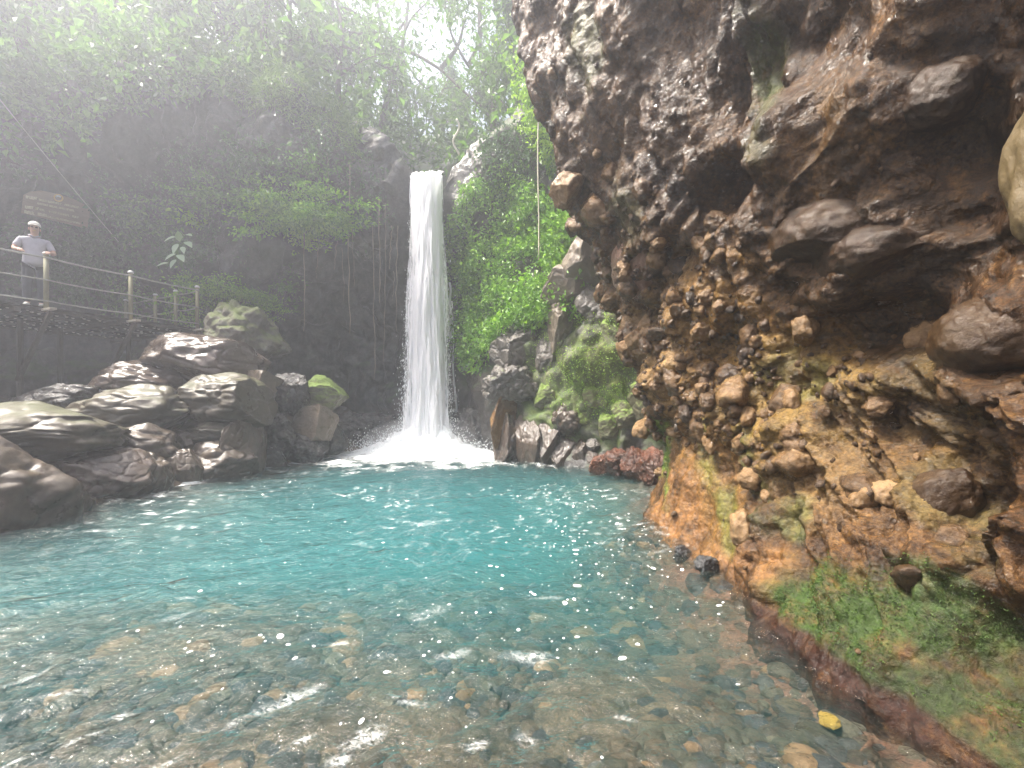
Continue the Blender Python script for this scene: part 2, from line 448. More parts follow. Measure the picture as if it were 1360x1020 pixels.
M['leafD'] = leaf_mat('leaf_yellowgreen', (.14, .27, .03), (.27, .45, .05), (.42, .6, .09))
M['wallmoss'] = leaf_mat('wall_moss', (.02, .045, .007), (.04, .085, .011), (.08, .135, .02), trans=.2, rough=.7)
M['leafE'] = leaf_mat('leaf_pale', (.2, .3, .2), (.3, .42, .28), (.4, .5, .36), trans=.2)
M['canopy'] = leaf_mat('canopy_leaf', (.045, .1, .025), (.085, .17, .04), (.15, .27, .06), trans=.5)
M['grass'] = leaf_mat('rim_grass', (.07, .14, .03), (.13, .23, .05), (.2, .3, .08))
M['bark'] = plain_mat('bark', (.035, .028, .022), (.09, .075, .06), .85, 6, (1, 1, .3), .6, .2)
M['root'] = plain_mat('aerial_root', (.16, .13, .1), (.32, .27, .21), .8, 8, (1, 1, .3), .4, .2)
M['paleroot'] = plain_mat('pale_liana', (.5, .47, .4), (.7, .66, .58), .7, 8, (1, 1, .3), .3, .2)
M['plank'] = plain_mat('dark_deck_board', (.02, .017, .015), (.05, .042, .036), .7, 5, (1, 6, 6), .4, .3)
M['timber'] = plain_mat('weathered_timber', (.04, .033, .027), (.09, .075, .06), .75, 5, (4, 4, 1), .4, .3)
M['palewood'] = plain_mat('pale_board_end', (.35, .31, .25), (.5, .46, .38), .7, 6, (1, 1, 1), .2, .3)
M['post'] = plain_mat('olive_post', (.17, .16, .09), (.27, .26, .15), .6, 9, (1, 1, .3), .3, .4)
M['cap'] = plain_mat('white_cap', (.7, .7, .68), (.82, .82, .8), .5, 9)
M['cable'] = plain_mat('galvanised_cable', (.25, .25, .23), (.4, .4, .36), .45, 30, metal=.3)
M['rope'] = plain_mat('pale_rope', (.45, .42, .33), (.62, .58, .47), .8, 40)
M['signwood'] = plain_mat('sign_board', (.17, .115, .07), (.26, .185, .12), .65, 5, (1, 1, 6), .4)
M['signtext'] = plain_mat('sign_lettering', (.38, .33, .2), (.55, .5, .36), .6, 12)
M['signyellow'] = plain_mat('sign_emblem', (.5, .3, .08), (.65, .45, .15), .6, 12)
M['skin'] = plain_mat('skin', (.42, .25, .18), (.5, .31, .23), .5, 6, bump=.05)
M['shirt'] = plain_mat('grey_polo', (.3, .29, .34), (.42, .41, .46), .85, 5, bump=.3, spec=.2)
M['trousers'] = plain_mat('dark_trousers', (.035, .038, .05), (.075, .08, .1), .85, 6, bump=.3, spec=.2)
M['hat'] = plain_mat('pale_cap', (.42, .4, .38), (.58, .55, .52), .8, 9, bump=.2, spec=.2)
M['shoe'] = plain_mat('pale_shoe', (.35, .34, .33), (.5, .5, .48), .7, 9)
M['dark'] = plain_mat('dark_glass', (.01, .01, .01), (.02, .02, .02), .2, 9)


# ------------------------------------------------------------------ haze in the gorge (built early, light belongs to it)
def build_haze():
    V, F = box(-8, 16, 9.5, 80, 64, 29)
    m, nt, out = newmat('misty_air'); b = NB(nt)
    v = b.n('ShaderNodeVolumePrincipled', Density=HAZE_D, Anisotropy=0.68)
    v.inputs['Color'].default_value = (.86, .9, 1.0, 1)
    nt.links.new(v.outputs[0], out.inputs['Volume'])
    link('haze', mesh_data('haze', V, F, m, False), kind='stuff')
HAZE_D = 0.0122
build_haze()


# ------------------------------------------------------------------ right conglomerate wall
WZ = [-2.0, 0, .4, .9, 1.8, 2.9, 3.6, 4.4, 5.0, 6.1, 7.2, 9, 12]
WY = [-4, 0, 1.5, 2.5, 4, 5.0, 5.7, 6.5, 7.4, 9.5]
WT = [
 [2.2, 2.5, 2.8, 3.1, 3.1, 2.7, 2.4, 2.1, 1.9, 1.6, 1.4, 1.2, 1.0],
 [1.7, 2.0, 2.35, 2.7, 2.75, 2.65, 2.55, 2.4, 2.3, 2.1, 1.9, 1.7, 1.6],
 [1.6, 1.92, 2.25, 2.55, 2.62, 2.5, 2.4, 2.25, 2.1, 1.9, 1.7, 1.5, 1.4],
 [1.6, 1.86, 2.16, 2.42, 2.48, 2.33, 2.18, 2.0, 1.85, 1.6, 1.35, 1.1, 1.0],
 [1.6, 1.78, 2.03, 2.25, 2.28, 2.06, 1.86, 1.64, 1.48, 1.2, .95, .6, .5],
 [1.5, 1.66, 1.92, 2.12, 2.12, 1.82, 1.5, 1.22, 1.04, .78, .54, .22, .1],
 [1.5, 1.74, 1.98, 2.14, 2.0, 1.66, 1.3, 1.02, .82, .56, .33, .02, -.1],
 [1.9, 2.15, 2.3, 2.35, 2.15, 1.75, 1.38, 1.12, .92, .64, .38, .05, -.1],
 [2.5, 2.8, 2.9, 2.95, 2.8, 2.4, 2.0, 1.75, 1.6, 1.35, 1.1, .8, .7],
 [5, 5, 5, 5, 5, 4.9, 4.7, 4.5, 4.4, 4.2, 4, 3.8, 3.7]]
wall_x = smooth_table(WY, WZ, np.array(WT), 280, 280, 14)

def wall_hit(px, py):
    a, _, c = px2dir(px, py)
    t = np.linspace(0.7, 9.5, 2400)
    g = a * t - wall_x(t, CAMZ + c * t)
    k = np.argmax(g > 0)
    if not (g > 0).any(): return None
    y = t[k]; z = CAMZ + c * y
    return np.array([float(wall_x(y, z)), y, z])

def wall_nrm(p):
    e = .05
    dy = (wall_x(p[1] + e, p[2]) - wall_x(p[1] - e, p[2])) / (2 * e)
    dz = (wall_x(p[1], p[2] + e) - wall_x(p[1], p[2] - e)) / (2 * e)
    n = np.array([-1, dy, dz]); return n / np.linalg.norm(n)

def build_wall():
    ys = np.concatenate([np.arange(-4, .9, .12), np.arange(.9, 3.2, .014), np.arange(3.2, 4.6, .02), np.arange(4.6, 7.0, .026), np.arange(7.0, 9.5, .09)])
    zs = np.concatenate([np.arange(-2, -.25, .12), np.arange(-.25, 3.3, .0165), np.arange(3.3, 7.6, .028), np.arange(7.6, 12.01, .12)])
    Y, Z = np.meshgrid(ys, zs)
    X = wall_x(Y, Z)
    B = np.stack([X, Y, Z], -1)
    n = np.stack([-np.ones_like(X), np.gradient(X, ys, axis=1), np.gradient(X, zs, axis=0)], -1)
    n /= np.linalg.norm(n, axis=-1, keepdims=True)
    px, py = proj(B)
    front = Y > .9
    warp = np.stack([gnoise(B * 1.3, 31), gnoise(B * 1.3, 32), gnoise(B * 1.3, 33)], -1)
    Q = B + .16 * warp
    top = sstep(Z, 2.2, 3.8) * sstep(-px, -1060, -900)
    # vertical drip forms high up, round lumps elsewhere
    Qs = Q * np.stack([np.ones_like(Z), np.ones_like(Z), 1 - .66 * top], -1)
    skirt = sstep(-Z, -1.35, -.75) * sstep(-px, -1030, -960) * front
    slab = sstep(px, 1040, 1130) * sstep(-py, -330, -200) * front          # smooth dark upper right
    strata = sstep(px, 1020, 1120) * sstep(py, 440, 520) * sstep(-py, -900, -800) * front
    mossy = sstep(px, 1030, 1080) * sstep(-Z, -.62, -.4) * front
    l1, e1 = lump(Qs / .62, 41)
    l2, e2 = lump(Qs / .24 + 3, 42)
    l3, e3 = lump(Q / .095 + 7, 43)
    damp = np.clip(1 - .8 * skirt - .45 * slab - .5 * strata - .75 * mossy, .12, 1)
    d = .17 * fbm(B * .75, 3, 50)
    l4, e4 = lump(Q / .05 + 11, 44)
    d += .2 * l1 * damp + .12 * l2 * damp * (1 - .4 * slab) + .034 * l3 * np.clip(1 - .7 * skirt, .2, 1) + .006 * l4 * np.clip(1 - .5 * skirt, .2, 1)
    # sparse deep pits between lumps
    pit = np.clip(gnoise(Qs * 2.1 + 9, 61) - .18, 0, 1)
    d -= .3 * pit * damp
    # dipping strata ridges near the water, falling towards the viewer
    along = Y * .62 + Z * .78; across = -Y * .78 + Z * .62
    sp = np.stack([across * 4.2 + .6 * warp[..., 0], along * .8, X * 1.5], -1)
    d += strata * (.17 * fbm(sp, 4, 71, .55, True))
    # smooth large undulations on the upper right
    d += slab * (.12 * fbm(B * np.array([1, 2.2, 1.3]) + 5, 3, 81))
    d += .026 * fbm(Q * 7, 4, 91) + .007 * fbm(Q * 22, 3, 92, .6) - .02 * np.clip(gnoise(Q * 11 + 3, 93) - .2, 0, 1) * 3 * damp
    # flow ribs on the travertine skirt
    d += skirt * (.035 * fbm(np.stack([Y * 5, Y * 5, Z * 1.2], -1), 4, 95))
    # features at known places: (px, py, ry, rz, depth)
    for (fx, fy, ry, rz, am) in [
        (978, 243, .34, .2, -.5), (1165, 430, .34, .18, -.36), (1262, 250, .2, .42, -.2), (1230, 560, .3, .2, -.22),
        (872, 415, .35, .2, -.35), (1310, 640, .22, .3, -.3), (1352, 860, .2, .2, -.22), (1300, 60, .35, .3, -.16), (930, 30, .5, .5, -.25), (1050, 190, .3, .3, .14),
        (1150, 150, .25, .25, .1), (1230, 120, .16, .16, .12), (900, 290, .3, .25, .12), (1090, 470, .12, .25, .12), (1000, 640, .4, .2, -.08), (770, 130, .7, .9, .12), (1010, 90, .5, .25, -.15)]:
        h = wall_hit(fx, fy)
        if h is None: continue
        r2 = ((Y - h[1]) / ry) ** 2 + ((Z - h[2]) / rz) ** 2
        d += am * np.exp(-r2 ** 1.5)
    d *= sstep(Y, -4, -2) * .6 + .4
    V = B + n * d[..., None]
    V[..., 2] -= (.4 * l1 * .17 + .3 * l2 * .085) * damp       # hooded lumps, undercut beneath
    # ---- stains and moss (mineral and plant colour), plus broad darker and lighter browns
    pn = fbm(B * 2.2, 4, 101)
    T = np.zeros(V.shape[:2] + (4,)); R = np.zeros(V.shape[:2])
    def blob(cx, cy, rx, ry, c, s, rough=0.0, ang=0.0, soft=1.3):
        ca, sa = math.cos(ang), math.sin(ang)
        dx, dy = px - cx, py - cy
        u = (dx * ca + dy * sa) / rx; v = (-dx * sa + dy * ca) / ry
        a = np.clip((soft - np.sqrt(u * u + v * v) + .55 * pn) / .55, 0, 1) * s * front
        T[..., :3] = T[..., :3] * (1 - a[..., None]) + np.array(c) * a[..., None]
        T[..., 3] = np.maximum(T[..., 3], a); R[...] = R * (1 - a) + rough * a
    blob(800, 120, 90, 160, (.14, .072, .026), .75, .05)
    blob(1000, 420, 220, 240, (.16, .078, .023), .65, .05)
    blob(1230, 200, 160, 170, (.045, .022, .008), .85, .0)  # broad darker brown over the upper right
    blob(1280, 480, 90, 90, (.075, .037, .014), .7, .0)
    blob(1060, 60, 110, 90, (.075, .038, .014), .75, .0)
    blob(930, 120, 60, 110, (.1, .05, .017), .7, .0)
    blob(960, 470, 120, 130, (.34, .18, .05), .9, .12)
    blob(1080, 560, 130, 110, (.3, .18, .046), .85, .1)
    blob(1200, 620, 120, 90, (.19, .105, .034), .7, .0)
    blob(1130, 200, 60, 90, (.17, .09, .03), .5, .1)
    blob(860, 330, 60, 110, (.2, .13, .07), .5, .15)
    blob(890, 480, 50, 110, (.38, .23, .1), .7, .2)
    blob(940, 660, 85, 110, (.29, .145, .042), .95, .22)
    blob(900, 690, 40, 60, (.3, .135, .045), .9, .2)
    blob(985, 740, 40, 55, (.36, .17, .07), .85, .2)
    blob(1050, 770, 28, 45, (.42, .2, .07), .8, .2)
    blob(1110, 650, 60, 70, (.24, .14, .06), .6, .05)
    blob(1240, 520, 90, 40, (.13, .09, .03), .6, .1, .7)
    blob(1290, 700, 30, 90, (.17, .13, .045), .7, .15, -.7)
    blob(882, 580, 9, 65, (.2, .34, .05), .95, .4)
    blob(950, 600, 16, 60, (.2, .23, .05), .55, .3)
    blob(968, 690, 18, 45, (.17, .22, .04), .6, .3)
    blob(1025, 640, 18, 80, (.07, .1, .025), .75, .4, -.15)
    blob(1075, 700, 25, 30, (.09, .13, .03), .7, .4)
    blob(1125, 815, 90, 62, (.04, .082, .01), 1, .45, .25)
    blob(1215, 872, 120, 80, (.034, .064, .01), 1, .45, .5)
    blob(1310, 960, 110, 95, (.03, .045, .011), 1, .4, .5)
    blob(1290, 800, 70, 30, (.05, .085, .022), .85, .4, .6)
    blob(1010, 70, 22, 80, (.07, .12, .025), .7, .4, -.1)
    blob(800, 60, 18, 50, (.1, .15, .03), .6, .4)
    blob(1040, 150, 20, 60, (.07, .1, .03), .6, .3, -.4)
    blob(850, 270, 30, 30, (.2, .22, .1), .6, .4)
    blob(1060, 500, 40, 30, (.2, .2, .05), .6, .3)
    # wet red band just above the water
    zl = Z + .05 * pn
    band = (1 - sstep(zl, .015, .06)) * front * sstep(px, 985, 1030)
    T[..., :3] = T[..., :3] * (1 - band[..., None]) + np.array((.038, .012, .006)) * band[..., None]
    T[..., 3] = np.maximum(T[..., 3], band); R *= (1 - band)
    isg = (T[..., 1] > T[..., 0])[..., None]
    T[..., :3] = np.where(isg, T[..., :3] * .95, T[..., :3] * np.array((.74, .78, .74)))
    o = link('cliff', mesh_data('cliff', V, quads(*V.shape[:2], flip=True), M['wall'], True, {'tint': T.reshape(-1, 4), 'mat': R.ravel()}), kind='structure')
    green = np.clip((T[..., 1] - 1.25 * T[..., 0]) * 30, 0, 1) * T[..., 3] * (V[..., 1] > 1.1) * np.clip((gnoise(V * 6, 111) + .35) * 3, 0, 1)
    a = np.linalg.norm(np.cross(np.gradient(V, axis=1), np.gradient(V, axis=0)), axis=-1)
    wg = (green * a).ravel(); rng = np.random.default_rng(12)
    i = rng.choice(len(wg), 42000, p=wg / wg.sum())
    C = V.reshape(-1, 3)[i] + rng.normal(size=(len(i), 3)) * .006
    LV, LF = scatter_leaves(C, .0095, rng, .2, n.reshape(-1, 3)[i] * 1.0, .5)
    link('moss_tufts', mesh_data('moss_tufts', LV, LF, M['wallmoss'], False), o, kind='stuff')
    return o, V, n, px, py

WALL, WV, WN, WPX, WPY = build_wall()

def inst(name, me, loc, rot, sc, parent=None, **kw):
    o = link(name, me, parent, loc, **kw)
    o.rotation_euler = rot; o.scale = sc
    return o

def wall_stones():
    lib = [mesh_data('stone', *rock_shape(3, 200 + i, .3, 3, (.6, .9), .06), M['wallstone']) for i in range(7)]
    py_, px_ = WPY, WPX
    wgt = np.where((px_ > 760) & (px_ < 1340) & (py_ > 20) & (py_ < 820) & (WV[..., 1] > 1.2) & (WV[..., 2] > .12), 1.0, 0.0)
    dens = .25 + 1.6 * np.exp(-(((px_ - 920) / 110) ** 2 + ((py_ - 480) / 150) ** 2)) + .5 * np.exp(-(((px_ - 1080) / 90) ** 2 + ((py_ - 560) / 110) ** 2)) + .5 * np.exp(-(((px_ - 830) / 60) ** 2 + ((py_ - 220) / 160) ** 2))
    wgt = wgt * dens
    wgt[(px_ < 1010) & (WV[..., 2] < .95)] *= .05
    wgt[(px_ > 1000) & (py_ < 420)] *= .12
    wgt[(py_ < 180)] *= .4
    wgt[(px_ > 1030) & (WV[..., 2] < .6)] *= .1
    wgt = wgt.ravel() / wgt.sum()
    idx = RNG.choice(len(wgt), 285, p=wgt, replace=False)
    VV = WV.reshape(-1, 3); NN = WN.reshape(-1, 3)
    for k, i in enumerate(idx):
        y = VV[i, 1]
        s = RNG.lognormal(math.log(.066), .5) * (0.7 + .07 * y)
        s = min(s, .2)
        p = VV[i] + NN[i] * s * .12
        inst('stone', lib[k % 7], p, RNG.uniform(0, 6.28, 3), (s * RNG.uniform(.8, 1.5), s, s * RNG.uniform(.7, 1.2)), WALL)
    # pebbles of the conglomerate too small to pick apart
    base = [rock_shape(1, 240 + j, .3, 3, (.55, .85), .05) for j in range(6)]
    wsm = np.where((WPX.ravel() > 1030) & (VV[:, 2] < .9), .15, 1.0)
    wgt = wgt * wsm / (wgt * wsm).sum()
    idx = RNG.choice(len(wgt), 1700, p=(wgt + .12 / len(wgt)) / (wgt + .12 / len(wgt)).sum())
    parts = []
    for i in idx:
        if VV[i, 1] < 1 or VV[i, 2] < .1 or VV[i, 2] > 7.6: continue
        sz = RNG.lognormal(math.log(.018), .45) * (.7 + .09 * VV[i, 1])
        V, F = base[RNG.integers(6)]
        a = RNG.uniform(0, 6.28, 3); Rm = np.array(Matrix.Rotation(a[0], 3, 'X') @ Matrix.Rotation(a[1], 3, 'Y'))
        parts.append(((V * [sz * 1.3, sz, sz * .8]) @ Rm + VV[i] + NN[i] * sz * .25, F))
    V, F = join(parts)
    link('pebbles', mesh_data('pebbles', V, F, M['wallstone']), WALL, kind='stuff')
    # large embedded boulders: px, py, half sizes (along wall y, out x, up z) m, offset out, tilt, material
    big = [
     (1095, 318, (.38, .36, .3), .12, (.15, .0, .35), 'bigstone', 301, 1),
     (1150, 345, (.36, .3, .2), .04, (.0, .1, .1), 'bigstone', 322, 1),
     (1438, 225, (.24, .28, .46), .0, (-.06, .1, .1), 'tanstone', 303, 1),
     (1318, 455, (.27, .3, .24), .06, (.5, .1, .2), 'bigstone', 304, 2),
     (845, 352, (.5, .3, .42), .1, (.25, 0, .2), 'pinkstone', 305, 2),
     (1228, 668, (.17, .17, .27), .04, (.65, 0, .2), 'bigstone', 306, 2),
     (990, 528, (.22, .16, .15), .06, (.2, 0, .3), 'pinkstone', 307, 4),
     (1205, 765, (.07, .08, .2), .03, (.5, 0, 0), 'wallstone', 308, 2),
     (1075, 573, (.05, .05, .04), .05, (.1, 0, 0), 'pinkstone', 309, 1),
     (905, 385, (.16, .13, .12), .05, (.1, 0, .4), 'wallstone', 310, 3),
     (1110, 545, (.13, .1, .1), .03, (.4, .2, 0), 'wallstone', 311, 3),
     (940, 425, (.14, .1, .12), .04, (0, .3, 0), 'wallstone', 312, 3),
     (1235, 130, (.2, .16, .17), .02, (.2, 0, 0), 'bigstone', 333, 0),
     (1075, 655, (.2, .11, .12), .03, (.7, 0, 0), 'bigstone', 314, 2),
     (905, 300, (.2, .14, .16), .05, (.1, 0, .4), 'pinkstone', 315, 3),
    ]
    for (bx, by, (hy, hx, hz), off, rot, mt, sd, cuts) in big:
        h = wall_hit(bx, by)
        if h is None: continue
        nn = wall_nrm(h)
        V, F = rock_shape(5, sd, .13, cuts, (.65, .9), .03, 0.0)
        me = mesh_data('boulder', V, F, M[mt])
        inst('boulder', me, h + nn * (off * .4 - .07), rot, (hx, hy, hz), WALL)
    # loose stones near the water
    def small(px, py, s, mt, sd, label, cat='stone', d=None, sub=4):
        h = wall_hit(px, py) if d is None else P(px, py, d)
        nn = wall_nrm(h)
        V, F = rock_shape(sub, sd, .35, 4, (.55, .9), .16)
        o = inst('stone', mesh_data('stone', V, F, M[mt]), h + nn * (s[0] * .5 + (.09 if mt == 'whitestone' else 0)), (.2, .3, sd % 3), s, label=label, cat=cat)
    small(910, 738, (.07, .09, .1), 'blackstone', 401, 'black upright stone at the foot of the orange rock skirt')
    small(946, 753, (.1, .11, .09), 'blackstone', 402, 'larger rough black stone at the waterline under the orange skirt')
    small(1133, 758, (.045, .05, .055), 'whitestone', 403, 'small shiny pale grey stone stuck in the bright green moss')
    small(1084, 838, (.05, .07, .05), 'blackstone', 404, 'dark wet stone in the red waterline band below the moss')
wall_stones()


# ------------------------------------------------------------------ cliff amphitheatre round the pool and the hillside above it
BPX = [-2600, -900, -300, -60, 0, 60, 130, 200, 270, 310, 370, 440, 500, 535, 560, 588, 615, 650, 700, 760, 820, 900, 1100]
BZ = [-3, 0, 2, 3.5, 5, 6.5, 8, 10, 12]
BT = [
 [2.5, 2.5, 2.5, 2.5, 2.5, 2.4, 2.3, 2.2, 2.1],
 [5, 5, 5.1, 5.2, 5.2, 5.1, 5.0, 4.8, 4.6],
 [8.4, 8.4, 8.8, 9.2, 9.0, 9.0, 8.6, 8.0, 7.6],
 [10.4, 10.4, 10.8, 11.2, 11.2, 11.0, 10.2, 9.2, 8.6],
 [11.2, 11.2, 11.6, 12.2, 12.3, 12.0, 11.0, 9.6, 9.0],
 [12, 12, 12.3, 12.9, 13.0, 12.8, 12.0, 10.4, 9.6],
 [12.8, 12.8, 13.1, 13.6, 13.6, 13.2, 12.6, 11.2, 10.4],
 [13.4, 13.4, 13.6, 13.8, 13.6, 13.1, 12.7, 11.6, 11],
 [13.2, 13.2, 13.2, 13.2, 13.0, 12.8, 12.5, 11.9, 11.4],
 [13.2, 13.2, 13.2, 13.0, 12.8, 12.4, 12.3, 12.0, 11.6],
 [15.2, 15.2, 15.2, 15.0, 13.8, 12.3, 12.2, 12.2, 12],
 [16.2, 16.2, 16.2, 16.0, 15.0, 12.8, 12.4, 12.4, 12.3],
 [15.8, 15.8, 15.8, 15.6, 14.8, 13.4, 12.8, 12.7, 12.6],
 [14.8, 14.8, 14.8, 14.5, 14.0, 13.3, 12.9, 12.9, 12.8],
 [14.2, 14.2, 14.2, 14.1, 13.9, 13.6, 13.1, 13.1, 13.0],
 [14.2, 14.2, 14.1, 14.0, 13.8, 13.5, 13.1, 13.1, 13.0],
 [13.7, 13.7, 13.7, 13.6, 13.5, 13.3, 13.1, 13.0, 12.9],
 [11.9, 11.9, 11.7, 12.4, 12.8, 13.1, 13.0, 12.8, 12.7],
 [10.5, 10.5, 10.5, 11.1, 12.0, 12.4, 12.4, 12.2, 12],
 [9.85, 9.85, 9.8, 10.05, 10.6, 11.2, 11.6, 11.6, 11.6],
 [8.95, 8.95, 9.0, 9.2, 9.6, 10.3, 11.1, 11.3, 11.3],
 [8.3, 8.3, 8.4, 8.7, 9.2, 9.8, 10.6, 10.8, 10.8],
 [8.5, 8.5, 8.5, 8.8, 9.2, 9.6, 10, 10.2, 10.2]]
backD = smooth_table(BPX, BZ, np.array(BT), 1850, 150, 10)
RIM_PX = [-2600, -900, -300, 0, 100, 200, 300, 370, 440, 500, 535, 546, 586, 600, 640, 700, 760, 900, 1100]
RIM_Z = [8, 8.2, 8.4, 8.7, 9.7, 10.5, 10.8, 10.4, 9.9, 9.2, 8.5, 7.95, 7.95, 8.5, 9.2, 9.9, 10.8, 11.5, 11.5]

def build_back():
    pxs = np.concatenate([np.arange(-2600, -300, 22.), np.arange(-300, -20, 6.), np.arange(-20, 880, 2.0), np.arange(880, 1101, 8.)])
    rim = np.interp(pxs, RIM_PX, RIM_Z) + .12 * np.sin(pxs * .09) * (np.abs(pxs - 566) > 40)
    nv = 230
    t = np.linspace(0, 1, nv) ** .96
    Zf = -3 + (rim[None, :] + 3) * t[:, None]
    PX = np.repeat(pxs[None], nv, 0)
    D = backD(PX, Zf)
    A = (pxs - CX) / FPX
    rows_x = [A[None] * D]; rows_y = [D]; rows_z = [Zf]
    gul = np.exp(-((pxs - 570) / 45.) ** 2)
    ex = 1 / np.sqrt(1 + A * A)
    steps = [.12, .3, .6, 1.0, 1.6, 2.4, 3.4, 4.6, 6, 8, 10, 12.5, 15]
    dz_p = [.1, .2, .35, .55, .9, 1.4, 2.0, 2.7, 3.6, 4.8, 6.0, 7.4, 9, 11, 13.5, 16]
    dz_g = [.0, .02, .05, .12, .4, .9, 1.7, 2.7, 3.9, 5.6, 7.4, 9.2, 11, 13, 15.5, 18]
    for s, a, g in zip(steps, dz_p, dz_g):
        d = D[-1] + s * ex
        rows_x.append((A * d)[None]); rows_y.append(d[None])
        rows_z.append((rim + a * (1 - gul) + g * gul)[None])
    V = np.stack([np.concatenate(rows_x), np.concatenate(rows_y), np.concatenate(rows_z)], -1)
    n = grid_normals(V)
    n *= np.sign((n * np.array([0, -1, .3])).sum(-1, keepdims=True) + 1e-9)
    Q = V + .3 * np.stack([gnoise(V * .9, 1), gnoise(V * .9, 2), gnoise(V * .9, 3)], -1)
    l1, e1 = lump(Q / 1.3, 141); l2, e2 = lump(Q / .5, 142); l3, e3 = lump(Q / .2, 143)
    d = .3 * fbm(V * .45, 3, 150) + .4 * l1 + .15 * l2 + .05 * l3 + .07 * fbm(V * 2.6, 4, 151) - .28
    lipm = np.exp(-((PX[0] - 566) / 34.) ** 4)[None] * sstep(V[..., 2], 6.0, 7.4)
    d *= 1 - .93 * lipm
    V = V + n * d[..., None]
    fpx, fpy = proj(V)
    T = np.zeros(V.shape[:2] + (4,)); R = np.zeros(V.shape[:2])
    pn = fbm(V * 1.3, 4, 160)
    def blob(cx, cy, rx, ry, c, s, rough=0.0):
        a = np.clip((1.25 - np.sqrt(((fpx - cx) / rx) ** 2 + ((fpy - cy) / ry) ** 2) + .7 * pn) / .5, 0, 1) * s
        T[..., :3] = T[..., :3] * (1 - a[..., None]) + np.array(c) * a[..., None]
        T[..., 3] = np.maximum(T[..., 3], a); R[...] = R * (1 - a) + rough * a
    blob(780, 500, 110, 95, (.13, .19, .035), .95, .4)          # mossy outcrop
    blob(820, 440, 60, 60, (.17, .19, .05), .8, .4)
    blob(735, 470, 30, 40, (.2, .18, .13), .6, .2)
    blob(690, 350, 90, 120, (.05, .08, .025), .7, .4)
    blob(660, 240, 60, 60, (.09, .075, .06), .6, .2)
    blob(300, 420, 60, 45, (.11, .13, .045), .85, .4)           # pillar beside the deck
    blob(180, 200, 110, 60, (.055, .042, .036), .7, .2)
    blob(500, 560, 90, 35, (.075, .045, .035), .8, .0)          # wet brown rubble behind the foam
    blob(615, 520, 25, 60, (.075, .05, .042), .8, .0)
    back = np.zeros(V.shape[:2]); back[nv:] = 1
    T[nv:, :, :3] = (.05, .055, .025); T[nv:, :, 3] = .8; R[nv:] = .5
    o = link('gorge_cliff', mesh_data('gorge_cliff', V, quads(*V.shape[:2]), M['cliff'], True, {'tint': T.reshape(-1, 4), 'mat': R.ravel()}), kind='structure')
    return V, n, fpx, fpy, nv, pxs
BV, BN, BFX, BFY, BNV, BPXS = build_back()

def pick(mask, n, rng):
    """random points on the amphitheatre surface, weighted by cell area"""
    a = np.linalg.norm(np.cross(np.gradient(BV, axis=1), np.gradient(BV, axis=0)), axis=-1)
    wgt = (a * mask).ravel(); wgt = wgt / wgt.sum()
    i = rng.choice(len(wgt), n, p=wgt)
    p = BV.reshape(-1, 3)[i]
    return p, BN.reshape(-1, 3)[i]

def hill_point(px, back):
    """point on the plateau behind the rim: photo column and metres back from the edge"""
    j = int(np.argmin(np.abs(BPXS - px)))
    col = BV[BNV - 1:, j]
    dist = np.linalg.norm(col[:, :2] - col[0, :2], axis=1)
    return np.array([np.interp(back, dist, col[:, k]) for k in range(3)])


# ------------------------------------------------------------------ pool bed, bank, water
SHORE = np.array([(-2, -6.5), (2, -6.4), (4.9, -6.2), (7, -5.9), (8.8, -5.5), (10.5, -5.2), (12, -4.6), (13.5, -4.2), (16, -4.2)])
def bed_z(X, Y):
    X = np.asarray(X, float); Y0 = np.asarray(Y, float)
    q = np.stack([X * .45, Y0 * .45, X * 0], -1)
    Y = Y0 + np.clip(Y0 - 1.8, 0, 1) * (.5 * gnoise(q, 61) + .05 * X)
    deep = np.interp(Y, [-4, -.6, .6, 1.6, 2.6, 3.6, 4.6, 6, 8, 11, 13, 16], [.7, .35, -.06, -.14, -.29, -.5, -.76, -1.15, -1.8, -2.6, -2.0, -1.5])
    Y = Y0
    xl = np.interp(Y, SHORE[:, 0], SHORE[:, 1])
    e = (X - xl)                                   # metres inside the left shore
    b = np.where(e > 0, np.maximum(deep, -e * .55 - .05), np.minimum(-e * .5, .85 + .06 * np.minimum(-e, 6)))
    b = np.where((e > 0) & (deep > 0), np.maximum(deep, b), b)
    er = np.interp(Y, [-4, 0, 5.2, 6.5, 9, 12, 16], [2.3, 1.95, 1.7, 2.2, 2.2, 0.5, 0]) - X
    rb = np.where(er > 0, -.16 - .45 * er - .2 * er * er, np.minimum(-.16 - .35 * np.maximum(er, -.5), .1))
    k = .25
    hh = np.clip(.5 + .5 * (b - rb) / k, 0, 1)
    return np.where(b > rb + .6, b, rb * (1 - hh) + b * hh + k * hh * (1 - hh))

